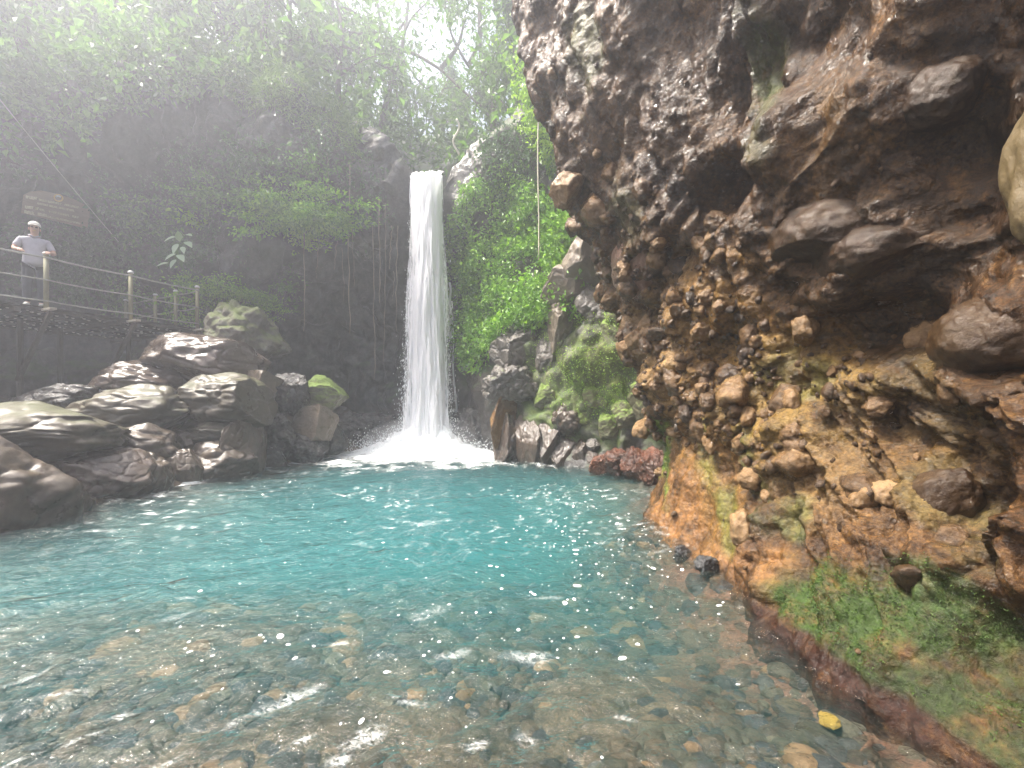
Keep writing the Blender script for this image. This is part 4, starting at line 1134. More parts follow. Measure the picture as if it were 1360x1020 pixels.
boulder(440, 160, 550, 345, 13.75, 'lipgrey', 1201, 'rounded dark rock shoulder left of the waterfall lip', cuts=3, rough=.15, depth=.45, tilt=-.55, rz=0.3)
boulder(584, 178, 720, 330, 13.6, 'lipgrey', 1202, 'sloping grey rock shoulder right of the waterfall lip', cuts=4, rough=.15, depth=.4, tilt=.6, rz=0.5)
G2 = 'rocks of the mossy outcrop'
for args in [
 (646, 486, 712, 536, 10.9, 'greyblock', 1101, 'grey craggy rock capping the wet columns', dict(cuts=7, fine=.12, cracks=.1)),
 (655, 436, 715, 500, 11.2, 'greyblock', 1102, 'grey weathered boulder below the dark green climbers', dict(cuts=6, cracks=.08)),
 (654, 516, 684, 590, 10.95, 'orangerock', 1103, 'orange-brown slab tilted beside the waterfall', dict(cuts=9, cutd=(.4, .7), tilt=.35, cracks=0)),
 (656, 548, 690, 622, 10.7, 'column', 1104, 'fluted dark column at the edge of the foam', dict(cuts=9, cutd=(.45, .7))),
 (686, 548, 716, 624, 10.35, 'column', 1105, 'brown wet column with an orange streak', dict(cuts=10, cutd=(.4, .65), cracks=0, tilt=.08)),
 (708, 560, 737, 626, 10.2, 'column', 1106, 'flat-faced dark column second from the outcrop corner', dict(cuts=10, cutd=(.4, .65), cracks=0)),
 (730, 576, 766, 628, 10.0, 'column', 1107, 'wide square dark block at the outcrop corner in the water', dict(cuts=10, cutd=(.4, .65), cracks=0)),
 (760, 584, 782, 628, 9.8, 'column', 1108, 'narrow wet block beside the square corner block', dict(cuts=9, cutd=(.45, .7))),
 (734, 530, 776, 588, 10.05, 'column', 1109, 'big dark boulder overhanging the square block', dict(cuts=4)),
 (755, 524, 794, 566, 9.95, 'mossrock', 1110, 'rounded boulder with a green moss cap over the dark boulder', dict(cuts=3)),
 (776, 503, 816, 550, 9.8, 'mossrock', 1111, 'largest round green mossy boulder of the outcrop', dict(cuts=3)),
 (713, 508, 748, 546, 10.4, 'mossrock', 1112, 'mossy boulder above the wet columns', dict(cuts=4)),
 (778, 582, 798, 606, 9.6, 'greyblock', 1113, 'small grey stone between moss and red rocks', dict(cuts=5)),
 (778, 600, 796, 626, 9.5, 'column', 1114, 'small wet stone at the waterline beside red rocks', dict(cuts=5)),
 (816, 532, 856, 572, 9.3, 'mossrock', 1115, 'tilted mossy slab next to the lime green streak', dict(cuts=6, tilt=.6)),
 (796, 550, 824, 584, 9.5, 'mossrock', 1116, 'low mossy stone under the tilted slab', dict(cuts=5)),
 (840, 500, 880, 560, 8.9, 'mossrock', 1117, 'bright green rock against the brown cliff corner', dict(cuts=5)),
 (750, 312, 806, 392, 9.9, 'pillar', 1118, 'sunlit pale rock peak standing out of the green climbers', dict(cuts=11, cutd=(.4, .65), rough=.12, cracks=0, tilt=.5)),
 (724, 356, 788, 412, 10.2, 'pillar', 1119, 'brown flat-faced slab under the pale peak', dict(cuts=11, cutd=(.4, .65), rough=.12, cracks=0, tilt=.5)),
 (730, 402, 762, 472, 10.2, 'pillar', 1120, 'pinkish upright slab below the pale peak', dict(cuts=10, cutd=(.4, .65), rough=.12, cracks=.05)),
 (768, 380, 818, 440, 9.7, 'greyblock', 1121, 'shaded brown rock under the sunlit peak', dict(cuts=7)),
 (800, 420, 850, 480, 9.3, 'mossrock', 1122, 'yellow-green mossy ledge beside the brown cliff', dict(cuts=6, tilt=.4)),
 (750, 440, 800, 500, 10.0, 'mossrock', 1123, 'rough mossy rock in the middle of the outcrop', dict(cuts=6, fine=.12)),
 (714, 450, 748, 500, 10.6, 'greyblock', 1124, 'grey stone left of the rough mossy rock', dict(cuts=6)),
 (800, 598, 838, 636, 8.6, 'redrock', 1125, 'orange-red rock with a pale face at the waterline', dict(cuts=8, fine=.12)),
 (828, 596, 866, 642, 8.2, 'redrock', 1126, 'bright orange-red rock beneath the bright green rock', dict(cuts=8, fine=.12)),
 (850, 596, 884, 648, 7.7, 'redrock', 1127, 'red rock wedged against the cliff corner', dict(cuts=8, fine=.12)),
 (784, 606, 812, 632, 8.9, 'redrock', 1128, 'small dull red rock beside the wet stone', dict(cuts=7, fine=.1)),
]:
    x0, y0, x1, y1 = args[:4]; gx = (x1 - x0) * .11; gy = (y1 - y0) * .07
    boulder(x0 - gx, y0 - gy, x1 + gx, y1 + gy, *args[4:8], group=G2, **args[8])


# ------------------------------------------------------------------ viewing deck on the left
DB = np.array([-8.51, 11.4]); DU = np.array([-.42, -.9075]); DV = np.array([-.9075, .42]); DZ = 3.42
DLEN, DWID = 6.6, 4.3
def dk(u, v, z): 
    q = DB + DU * u + DV * v
    return np.array([q[0], q[1], z])

def build_deck():
    root = link('viewing_deck', None, None, dk(0, 0, 0), label='dark timber viewing deck with cable railing built out from the cliff', cat='deck')
    R0 = dk(0, 0, 0)
    def part(name, V, F, mat, parent=root, smooth=False, kind=None):
        return link(name, mesh_data(name, V - R0, F, M[mat], smooth), parent, kind=kind)
    # boards across the deck, each one its own
    V, F = bar(np.zeros(3), np.array([DV[0], DV[1], 0]) * DWID, .128, .035)
    me = mesh_data('plank', V, F, M['plank'], False)
    n = int(DLEN / .14)
    for i in range(n):
        o = link('plank', me, root, dk(.07 + .14 * i, 0, DZ - .02 + random.uniform(-.004, .004)) - R0)
    # joists along the deck and the front edge beam
    for v in (.12, 1.1, 2.1, 3.1, 4.1):
        V, F = bar(dk(-.02, v, DZ - .068), dk(DLEN, v, DZ - .068), .06, .05)
        part('joist', V, F, 'timber')
    for u in (.1, 1.7, 3.3, 4.9):
        V, F = bar(dk(u, -.1, DZ - .138), dk(u, DWID, DZ - .138), .09, .08)
        part('beam', V, F, 'timber')
    # rows of small pale dots under the boards
    V0, F0 = ico(0); parts = []
    for i in range(n):
        for k, v in enumerate(np.arange(.3 + .12 * (i % 2), DWID, .42)):
            c = dk(.07 + .14 * i, v + random.uniform(-.03, .03), DZ - .043)
            parts.append((V0 * [.034, .034, .024] + c, F0))
    V, F = join(parts)
    part('pale_dot', V, F, 'cap', kind='stuff')
    # pale outrigger ends carrying the posts, struts and supports
    for u in (0.02, 1.45, 2.87, 4.6):
        V, F = bar(dk(u, -.34, DZ - .06), dk(u, .3, DZ - .06), .1, .045)
        part('outrigger', V, F, 'palewood')
        V, F = bar(dk(u, -.2, DZ - .12), dk(u + .15, .9, 1.9), .07, .07)
        part('strut', V, F, 'timber')
    for (u, v) in ((.9, 1.4), (2.0, 2.0), (2.9, 1.2), (3.7, 2.4), (4.4, .9), (5.2, 2.0)):
        V, F = tube([dk(u, v, DZ - .2), dk(u, v, .8)], .055, 8)
        part('support', V, F, 'timber')
    # railing posts with white caps
    posts = [(0.0, 0.0), (1.45, 0.0), (2.87, 0.0), (4.6, 0.0), (6.3, 0.0)] + [(0.0, 1.02), (0.0, 2.05), (0.0, 3.7)]
    H = 1.09
    for (u, v) in posts:
        V, F = tube([dk(u, v, DZ - .1), dk(u, v, DZ + H)], .042, 10)
        p = part('post', V, F, 'post', smooth=True)
        V, F = tube([dk(u, v, DZ + H), dk(u, v, DZ + H + .03), dk(u, v, DZ + H + .055)], [.058, .058, .035], 12)
        link('post_cap', mesh_data('post_cap', V - R0, F, M['cap'], True), p)
    def rail(pts, r, mat):
        Q = []
        for a, b in zip(pts[:-1], pts[1:]):
            for t in np.linspace(0, 1, 8, endpoint=False):
                c = a + (b - a) * t; c[2] -= .022 * 4 * t * (1 - t); Q.append(c)
        Q.append(pts[-1])
        V, F = tube(Q, r, 6)
        part('rail', V, F, mat, smooth=True)
    fr = [(0.0, 0.0), (1.45, 0.0), (2.87, 0.0), (4.6, 0.0), (6.3, 0.0)]
    bk = [(0.0, 0.0), (0.0, 1.02), (0.0, 2.05), (0.0, 3.7)]
    for h, r in ((1.02, .02), (.56, .016), (.12, .016)):
        rail([dk(u, v - .045, DZ + h) for u, v in fr], r, 'cable')
    for h, r in ((1.02, .02), (.56, .016)):
        rail([dk(u - .045, v, DZ + h) for u, v in bk], r, 'cable')
build_deck()

# guy wire from high on the left down to the shrubs
t = np.linspace(0, 1, 20)
a, b_ = P(-90, 20, 9.2), P(158, 322, 12.3)
link('guy_wire', mesh_data('guy_wire', *tube([a + (b_ - a) * k - np.array([0, 0, .25 * k * (1 - k)]) for k in t], .011, 6), M['cable']), label='thin steel wire slanting down past the sign board', cat='wire')
# rope in front of the climbers
link('rope', mesh_data('rope', *tube([P(715 + .8 * math.sin(k * 9), 60 + k * 285, 10.3) for k in t], .016, 6), M['rope']), label='pale rope hanging straight down in front of the green climbers', cat='rope')


# ------------------------------------------------------------------ sign board
def build_sign():
    def sp(px, py, off=0.0):
        s = (px - 30) / 88.0
        d = 1 / ((1 - s) / 10.7 + s / 12.0)
        return P(px, py, d - off)
    c0 = sp(72, 280)
    root = link('sign_board', None, None, c0, label='weathered wooden sign board with yellowish lettering on the dark cliff', cat='sign')
    out = [(31, 259), (40, 254.5), (55, 253), (75, 257), (98, 264.5), (111, 271), (119, 276), (119, 288), (116, 303.5), (100, 300), (70, 293), (45, 286.5), (28, 283)]
    f = np.array([sp(x, y) for x, y in out]); bk = np.array([sp(x, y, -.07) for x, y in out])
    n = len(out)
    me = bpy.data.meshes.new('board')
    me.from_pydata([tuple(v - c0) for v in np.concatenate([f, bk])], [], [list(range(n))[::-1], list(range(n, 2 * n))] + [[i, (i + 1) % n, n + (i + 1) % n, n + i] for i in range(n)])
    me.materials.append(M['signwood'])
    link('board', me, root)
    # rows of worn, unreadable lettering: bolder words at the left, thin text after
    rng = random.Random(3)
    def stroke_row(x0, x1, y0, slope, h, thick, step, mat, name):
        parts = []; x = x0
        while x < x1:
            wd = rng.uniform(.6, 1.0) * step
            if rng.random() > .14:
                yb = y0 + slope * (x - x0)
                kind = rng.randint(0, 3)
                segs = [((x, yb), (x, yb + h))]
                if kind in (0, 2): segs.append(((x, yb), (x + wd * .7, yb + .15 + slope * wd)))
                if kind in (1, 2): segs.append(((x + wd * .7, yb + slope * wd), (x + wd * .7, yb + h + slope * wd)))
                if kind == 3: segs.append(((x, yb + h), (x + wd * .7, yb + h + slope * wd)))
                for p, q in segs:
                    parts.append(bar(sp(*p, .008), sp(*q, .008), thick, .012, up=(.3, -.9, .1)))
            x += wd
        V, F = join(parts)
        link(name, mesh_data(name, V - c0, F, M[mat], False), root, kind='stuff')
    stroke_row(35, 51, 260, .14, 3.2, .018, 2.6, 'signtext', 'lettering')
    stroke_row(52, 104, 264, .2, 2.2, .008, 2.2, 'signtext', 'lettering')
    stroke_row(50, 100, 269, .2, 2.2, .008, 2.2, 'signtext', 'lettering')
    stroke_row(34, 51, 273, .17, 3.2, .02, 2.6, 'signtext', 'lettering')
    stroke_row(53, 104, 277, .21, 2.2, .008, 2.2, 'signtext', 'lettering')
    stroke_row(33, 60, 279.5, .18, 3.4, .02, 2.7, 'signtext', 'lettering')
    stroke_row(62, 106, 286, .22, 2.2, .008, 2.2, 'signtext', 'lettering')
    # oval emblem: ring with a pale centre mark
    ring = [sp(77.5 + 5.6 * math.cos(a_), 262.8 + 4.4 * math.sin(a_) + .12 * 5 * math.cos(a_), .01) for a_ in np.linspace(0, 2 * np.pi, 28)]
    link('emblem_ring', mesh_data('emblem_ring', *[x if i else x - c0 for i, x in enumerate(tube(ring, .016, 6))], M['signyellow']), root)
    ring = [sp(77.5 + k, 261.5 + .12 * k - 1.2 * math.cos(k * .5), .01) for k in np.linspace(-3, 3, 8)]
    link('emblem_mark', mesh_data('emblem_mark', *[x if i else x - c0 for i, x in enumerate(tube(ring, .02, 6))], M['cap']), root)
build_sign()


# ------------------------------------------------------------------ person leaning on the railing
def skin_mesh(name, joints, edges, mat, sub=2):
    """joints: list of (xyz, rx, ry); grown with a Skin modifier and frozen to a mesh"""
    me = bpy.data.meshes.new(name)
    me.from_pydata([tuple(j[0]) for j in joints], edges, [])
    o = bpy.data.objects.new(name, me); COL.objects.link(o)
    o.modifiers.new('skin', 'SKIN')
    for i, j in enumerate(joints):
        sv = me.skin_vertices[0].data[i]; sv.radius = (j[1], j[2])
    me.skin_vertices[0].data[0].use_root = True
    sm = o.modifiers.new('sub', 'SUBSURF'); sm.levels = sub; sm.render_levels = sub
    dg = bpy.context.evaluated_depsgraph_get()
    me2 = bpy.data.meshes.new_from_object(o.evaluated_get(dg))
    bpy.data.objects.remove(o); bpy.data.meshes.remove(me)
    me2.name = name
    me2.materials.clear(); me2.materials.append(M[mat])
    me2.polygons.foreach_set('use_smooth', [True] * len(me2.polygons))
    return me2

def build_person():
    # local frame: x to the person's left, -y forwards (towards the rail), z up
    base = dk(2.93, .36, DZ)
    root = link('person', None, None, base, label='person in a grey polo shirt and pale cap leaning on the deck railing', cat='person')
    root.rotation_euler = (0, 0, math.atan2(DV[1], DV[0]) + math.radians(90) + math.pi + math.radians(-20))
    hands = [(-.17, -.36, 1.10), (.2, -.36, 1.12)]
    def arm(s, r):
        sh = (.19 * s, 0.0, 1.43); el = (.285 * s, -.08, 1.17); h = hands[0 if s < 0 else 1]
        wr = (h[0], h[1] + .06, h[2] + .02)
        return [(sh, r, r), (el, r * .82, r * .82), (wr, r * .58, r * .62)]
    # body: one continuous surface
    J = [((0, 0, .95), .13, .09), ((0, .0, 1.15), .13, .085), ((0, 0, 1.36), .16, .1), ((0, 0, 1.47), .075, .07), ((0, -.015, 1.54), .055, .058)]
    E = [(0, 1), (1, 2), (2, 3), (3, 4)]
    J += [((0, -.02, 1.60), .068, .08), ((0, -.02, 1.68), .078, .095), ((0, -.01, 1.755), .06, .075)]
    E += [(4, 5), (5, 6), (6, 7)]
    for s in (-1, 1):
        i = len(J); J += arm(s, .052); E += [(2, i), (i, i + 1), (i + 1, i + 2)]
        h = hands[0 if s < 0 else 1]
        J.append((h, .038, .026)); E.append((i + 2, i + 3))
        k = i + 3
        for f_, (dx, ln) in enumerate(((-.03, .055), (-.01, .065), (.01, .062), (.03, .05))):
            n_ = len(J)
            J.append(((h[0] + dx, h[1] - .045, h[2] + .004), .0095, .0095)); J.append(((h[0] + dx * 1.1, h[1] - .045 - ln * .4, h[2] - ln * .75), .008, .008))
            E += [(k, n_), (n_, n_ + 1)]
        n_ = len(J)
        J.append(((h[0] - s * .045, h[1] - .005, h[2] - .01), .012, .012)); J.append(((h[0] - s * .06, h[1] - .035, h[2] - .03), .0095, .0095)); E += [(k, n_), (n_, n_ + 1)]
    for s in (-1, 1):
        i = len(J)
        J += [((.095 * s, 0, .88), .085, .085), ((.1 * s, -.02, .5), .055, .06), ((.1 * s, .02, .1), .038, .042), ((.105 * s, -.1, .04), .038, .03)]
        E += [(0, i), (i, i + 1), (i + 1, i + 2), (i + 2, i + 3)]
    link('body', skin_mesh('body', J, E, 'skin', 2), root)
    # polo shirt: torso, short sleeves, collar
    J = [((0, 0, .84), .2, .15), ((0, 0, .98), .19, .145), ((0, 0, 1.1), .178, .135), ((0, 0, 1.28), .18, .125), ((0, 0, 1.40), .16, .11), ((0, 0, 1.475), .085, .08)]
    E = [(0, 1), (1, 2), (2, 3), (3, 4), (4, 5)]
    for s in (-1, 1):
        i = len(J); J += [((.185 * s, 0, 1.415), .068, .068), ((.235 * s, -.035, 1.29), .066, .066), ((.268 * s, -.062, 1.22), .066, .066)]
        E += [(4, i), (i, i + 1), (i + 1, i + 2)]
    sh = link('shirt', skin_mesh('shirt', J, E, 'shirt', 2), root)
    parts = []
    for s in (-1, 1):
        parts.append(tube([(0, -.092, 1.46), (.05 * s, -.075, 1.5), (.082 * s, -.01, 1.515), (.05 * s, .06, 1.525), (0, .075, 1.53)], .017, 6))
    V, F = join(parts); link('collar', mesh_data('collar', V, F, M['shirt']), sh)
    # trousers
    J = [((0, 0, .97), .165, .125)]; E = []
    for s in (-1, 1):
        i = len(J); J += [((.09 * s, 0, .84), .105, .105), ((.105 * s, -.02, .5), .08, .082), ((.105 * s, .01, .1), .066, .07)]
        E += [(0, i), (i, i + 1), (i + 1, i + 2)]
    link('trousers', skin_mesh('trousers', J, E, 'trousers', 2), root)
    for s in (-1, 1):
        V, F = ico(3); V = V * [.052, .135, .05] + [.108 * s, -.055, .045]; V[:, 2] = np.maximum(V[:, 2], .004)
        link('shoe', mesh_data('shoe', V, F, M['shoe']), root)
    # cap with a brim
    V, F = ico(4); C = V * [.093, .108, .085] + [0, -.012, 1.735]; C[:, 2] = np.maximum(C[:, 2], 1.728)
    cp = link('cap', mesh_data('cap', C, F, M['hat']), root)
    g = []
    for r_ in np.linspace(0, 1, 6):
        for a_ in np.linspace(-1.15, 1.15, 15):
            g.append((math.sin(a_) * (.088 + .02 * r_), -.012 - math.cos(a_) * (.1 + .085 * r_ * max(0, math.cos(a_)) ** .5), 1.737 - .03 * r_ + .0 * a_))
    g = np.array(g); q = quads(6, 15)
    V = np.concatenate([g, g - [0, 0, .01]]); F = np.concatenate([q, q[:, ::-1] + len(g)])
    link('brim', mesh_data('brim', V, F, M['hat']), cp)
    # dark hair at the sides, sunglasses, nose, mouth and ears
    C = V0 = ico(3)[0] * [.084, .098, .07] + [0, .012, 1.69]
    C[:, 1] = np.maximum(C[:, 1], -.02)
    link('hair', mesh_data('hair', C, ico(3)[1], M['bark']), root)
    for s in (-1, 1):
        V, F = ico(2); link('eye', mesh_data('eye', V * [.022, .01, .012] + [.032 * s, -.108, 1.675], F, M['dark']), root)
        link('ear', mesh_data('ear', V * [.01, .02, .03] + [.082 * s, -.01, 1.655], F, M['skin']), root)
    V, F = ico(2)
    link('nose', mesh_data('nose', V * [.013, .022, .024] + [0, -.112, 1.645], F, M['skin']), root)
    link('mouth', mesh_data('mouth', V * [.024, .008, .006] + [0, -.098, 1.605], F, M['signyellow']), root)
build_person()


# ------------------------------------------------------------------ plants
def clump(name, label, cat, c, rad, n, size, mat, seed, stems=5, droop=.5, wr=.5, group=None, flat=1.0, attach=None):
    """a shrub or fern: stems from a foot point and leaves in uneven sprays round them"""
    rng = np.random.default_rng(seed)
    c = np.array(c, float); rad = np.array(rad, float)
    foot = c + np.array([0, .35, -.35]) * rad if attach is None else np.array(attach)
    root = link(name, None, None, foot, label=label, cat=cat, group=group)
    tips = c + rng.normal(size=(stems * 5, 3)) * rad * .62
    parts = []
    for k in range(stems):
        t_ = np.linspace(0, 1, 7)[:, None]
        pts = foot + (tips[k] - foot) * t_ + rng.normal(size=(7, 3)) * .04 * rad.mean() * np.sin(t_ * 3.1)
        pts[:, 2] += .18 * rad[2] * np.sin(t_[:, 0] * 3.1)
        parts.append(tube(pts, np.linspace(.018, .006, 7), 5))
    V, F = join(parts)
    link('stem', mesh_data('stem', V - foot, F, M['bark']), root)
    k = rng.integers(0, len(tips), n)
    off = rng.normal(size=(n, 3)) * rad * .24 * np.array([1, 1, flat])
    C = tips[k] + off
    out = (C - c) / rad.mean() * .5
    V, F = scatter_leaves(C, size, rng, droop, out, wr)
    link('foliage', mesh_data('foliage', V - foot, F, M[mat], False), root)
    return root

GS = 'shrubs on the cliff behind the deck'
def surf(px, py):
    """nearest point of the amphitheatre surface in that photo direction"""
    dd = (BFX[:BNV] - px) ** 2 + (BFY[:BNV] - py) ** 2 + np.where(BV[:BNV, :, 1] < 1, 1e9, 0)
    i = np.unravel_index(np.argmin(dd), dd.shape)
    return BV[i], BN[i]

for i, (px, py, rx, rz, n, size, mat, label, fl) in enumerate([
 (385, 292, 1.15, .45, 3600, .11, 'leafB', 'bright green ferny shrub spreading under the cave overhang', .5),
 (430, 300, .8, .45, 2400, .1, 'leafB', 'smaller bright green shrub next to the hanging roots', .5),
 (345, 275, .7, .4, 1000, .1, 'leafA', 'mid green shrub on the shoulder left of the bright ferny shrub', .5),
 (403, 325, .4, .2, 420, .09, 'leafD', 'little yellow-green fern tuft dangling below the bright shrub', .5),
 (290, 270, .7, .4, 900, .1, 'leafA', 'shrub with small glossy leaves above the deck end', .6),
 (410, 240, .7, .3, 800, .1, 'leafA', 'thin shrub on the shaded rock above the bright ferny shrub', .5),
 (330, 225, .8, .4, 800, .1, 'leafC', 'dark straggly shrub with arching twigs high on the cliff', .6),
 (430, 205, .6, .3, 500, .1, 'leafC', 'dark drooping shrub on the rounded rock by the waterfall', .5),
 (480, 300, .5, .3, 500, .08, 'leafC', 'dead-looking dark shrub among the hanging roots', .5),
 (150, 330, 1.2, .7, 2200, .12, 'leafC', 'large dark leafy shrub behind the railing below the guy wire', .8),
 (210, 300, .8, .5, 1300, .11, 'leafA', 'green shrub between sign board and large pale leaves', .8),
 (110, 380, 1.0, .6, 1500, .12, 'leafC', 'low dark shrub right behind the person and middle rail', .8),
 (200, 395, .9, .5, 1300, .11, 'leafA', 'low green shrub behind the end rail posts', .8),
 (290, 390, .8, .4, 1800, .08, 'leafB', 'bright creeping plant covering the mossy pillar', .8),
 (318, 405, .75, .35, 4200, .05, 'leafB', 'carpet of small green leaves over the mossy pillar top', .6),
 (275, 425, .35, .3, 700, .07, 'leafB', 'small vivid green plant at the corner post', .8),
 (260, 345, .7, .4, 900, .1, 'leafC', 'dark shrub right of the large pale leaves', .7),
 (10, 215, .9, .5, 1000, .13, 'leafC', 'dark shrub with glossy leaves on the ledge above the sign', .7),
 (275, 300, .25, .15, 160, .12, 'leafD', 'tiny bright green sprig in the dark shrubs', .8),
 (375, 385, .5, .5, 500, .09, 'leafA', 'moss and small leaves at the edge of the cave', .8),
]):
    p, nn = surf(px, py)
    h = nn.copy(); h[2] = 0; h /= max(np.linalg.norm(h), 1e-6)
    clump('fern_shrub' if mat in ('leafB', 'leafD') else 'shrub', label, 'shrub', p + h * .45, (rx, .55, rz), n, size, mat, 2000 + i, 6, .5 if fl > .6 else .2, .5, GS, fl, attach=p - h * .05)

# plant with large pale leaves, every leaf its own part
def big_leaf_plant():
    rng = np.random.default_rng(88)
    c = P(232, 338, 11.6)
    root = link('broadleaf_plant', None, None, c + np.array([0, .9, -.7]), label='plant with large pale oval leaves standing out from the dark shrubs', cat='plant')
    R0 = np.array(root.location)
    for i, (px, py, ang, L) in enumerate([(225, 316, 200, .34), (237, 313, 80, .36), (249, 311, 10, .34), (232, 329, 260, .34), (250, 323, -25, .36), (225, 340, 215, .34), (240, 341, -35, .36), (229, 349, 250, .3), (215, 350, 190, .3), (243, 331, -60, .26)]):
        b0 = P(232 + (px - 232) * .35, 330 + (py - 330) * .35, 11.6)
        a_ = math.radians(ang)
        d = np.array([math.cos(a_), -.55, math.sin(a_) * .75 - .15])
        d /= np.linalg.norm(d)
        s = np.cross(d, [0.1, -.6, .8]); s /= np.linalg.norm(s); u = np.cross(s, d)
        tt = np.linspace(0, 1, 9); wv = np.sin(np.pi * tt ** .8) * .5 * L * .5
        cen = P(px, py, 11.5) - d * L * .5
        G = []
        for t_, w_ in zip(tt, wv):
            m_ = cen + d * L * t_ - u * L * .25 * t_ * t_
            G.append([m_ - s * w_ + u * w_ * .25, m_, m_ + s * w_ + u * w_ * .25])
        G = np.array(G)
        link('leaf', mesh_data('leaf', G.reshape(-1, 3) - R0, quads(9, 3), M['leafE']), root)
        V, F = tube([c + np.array([0, .3, -.3]), b0, cen], .008, 5)
        link('stalk', mesh_data('stalk', V - R0, F, M['leafA']), root)
    V, F = tube([R0, c + np.array([0, .3, -.3]), c + np.array([0, 0, .3])], [.025, .018, .01], 6)
    link('stem', mesh_data('stem', V - R0, F, M['leafA']), root)
big_leaf_plant()

# aerial roots dangling in front of the cave
for i, (px, y0, y1, d, r) in enumerate([(403, 310, 440, 12.2, .014), (421, 322, 370, 12.3, .009), (446, 320, 358, 12.3, .012), (465, 215, 443, 12.4, .02), (470, 300, 380, 12.5, .01), (496, 300, 505, 12.7, .015), (503, 262, 402, 12.6, .02), (511, 270, 480, 12.8, .011), (519, 300, 357, 12.7, .016), (528, 300, 440, 12.8, .014), (408, 215, 300, 12.2, .01), (436, 200, 275, 12.2, .01), (455, 330, 400, 12.6, .008), (522, 360, 400, 12.9, .008)]):
    rng = random.Random(i)
    p = [P(px + rng.uniform(-1.2, 1.2) + (1.5 * math.sin(k * 3 + i)), y0 + (y1 - y0) * k, d) for k in np.linspace(0, 1, 12)]
    link('aerial_root', mesh_data('aerial_root', *tube(p, np.linspace(r, r * .55, 12) * (1 + .3 * np.sin(np.arange(12) * 2.3 + i)), 6), M['root']), label={0: 'long aerial root hanging below the little yellow-green fern tuft', 3: 'thickest aerial root, starting high above the bright shrub', 5: 'longest aerial root, reaching almost to the cave floor', 6: 'stout pale aerial root with a frayed end beside the longest one', 10: 'short thin root high above the bright ferny shrub'}.get(i, 'thin brown aerial root dangling in front of the dark cave'), cat='root', group='aerial roots by the cave')
link('liana', mesh_data('liana', *tube([P(606 + 4 * math.sin(k * 7.5) , 158 + 48 * k, 13.0 + .3 * k) for k in np.linspace(0, 1, 18)], .03, 6), M['paleroot']), label='white wavy liana above the waterfall lip', cat='liana')

# climbers on the right-hand cliff, grass on the rim, undergrowth: leaf masses nobody could count
def mass(name, label, cat, mask, n, size, mat, seed, droop=.7, lift=.12, wr=.55, outk=.5, par=None):
    rng = np.random.default_rng(seed)
    p, nn = pick(mask, n, rng)
    cl = gnoise(p * 2.2, seed) * .5 + .5
    C = p + nn * (rng.gamma(2.0, lift, n) * (.3 + 1.3 * cl))[:, None] + rng.normal(size=(n, 3)) * .05
    V, F = scatter_leaves(C, size, rng, droop, nn * outk, wr)
    return link(name, mesh_data(name, V, F, M[mat], False), par, label=label, cat=cat, kind='stuff')

fn = fbm(BV * 1.1, 4, 300)
cliffm = np.zeros(BV.shape[:2]); cliffm[:BNV] = 1; cliffm *= (BV[..., 1] > 2)
def ell(cx, cy, rx, ry, k=.5, cut=1.0):
    return np.clip((cut - np.sqrt(((BFX - cx) / rx) ** 2 + ((BFY - cy) / ry) ** 2) + k * fn) / .3, 0, 1)
mass('climbing_plants', 'bright green leafy climbers hanging between rope and brown cliff', 'climbers', cliffm * np.maximum.reduce([ell(755, 330, 48, 90), ell(770, 250, 45, 60), ell(720, 400, 40, 45)]), 14000, .11, 'leafB', 401)
mass('climbing_plants', 'darker green climbers covering the cliff right of the waterfall', 'climbers', cliffm * np.maximum.reduce([ell(650, 370, 50, 90), ell(690, 290, 50, 70), ell(640, 440, 30, 50), ell(615, 330, 26, 60), ell(640, 270, 30, 30, .8)]), 17000, .1, 'leafB', 402, lift=.1)
mass('climbing_plants', 'thin shrubs on the grey rock slope above the waterfall', 'shrubs', cliffm * np.maximum.reduce([ell(690, 210, 60, 50), ell(730, 170, 40, 60)]), 4200, .09, 'leafC', 403)
mass('moss_leaves', 'tiny bright leaves and moss over the outcrop rocks', 'moss', cliffm * np.maximum.reduce([ell(800, 420, 40, 60), ell(790, 500, 70, 60), ell(735, 455, 25, 30)]), 6000, .032, 'leafD', 404, lift=.018, droop=.3)
mass('climbing_plants', 'yellow-green leafy plants beside the overhanging cliff edge', 'climbers', cliffm * np.maximum.reduce([ell(735, 130, 35, 70), ell(752, 210, 24, 30)]), 3600, .11, 'leafD', 405, lift=.25)
mass('cliff_plants', 'scattered small plants on the shaded left cliff', 'plants', cliffm * np.maximum.reduce([ell(330, 240, 110, 60, .9), ell(450, 260, 70, 50, .9), ell(200, 300, 120, 80, .8), ell(60, 330, 90, 60, .8), ell(300, 400, 60, 40, .7)]) * .8, 8000, .08, 'leafC', 406, lift=.12)
rimm = np.zeros(BV.shape[:2]); rimm[BNV - 14:BNV + 4] = 1
rimm *= (np.abs(BFX - 566) > 36) & (BV[..., 1] > 2)
mass('rim_grass', 'grass and low plants fringing the cliff rim', 'grass', rimm * (BFX > 280) * (BFX < 478), 8000, .2, 'grass', 407, droop=.4, lift=.06, wr=.12)
mass('rim_plants', 'leafy fringe overhanging the left cliff rim', 'plants', rimm * (BFX < 320) * (BFX > -250), 11000, .15, 'leafA', 408, droop=.7, lift=.2)
backm = np.zeros(BV.shape[:2]); backm[BNV:] = 1; backm *= (BV[..., 1] > 4) * (np.abs(BFX - 566) > 14) * (1 - .9 * ((BFX > 470) & (BFX < 660) & (BV[..., 1] < 17)))
mass('undergrowth', 'dense undergrowth covering the hillside above the waterfall', 'undergrowth', backm * (BFX > -150) * (BFX < 860) * (1 - .85 * ((BFX > 535) & (BFX < 700) & (BFY < 190))), 26000, .24, 'canopy', 409, droop=.3, lift=.5)


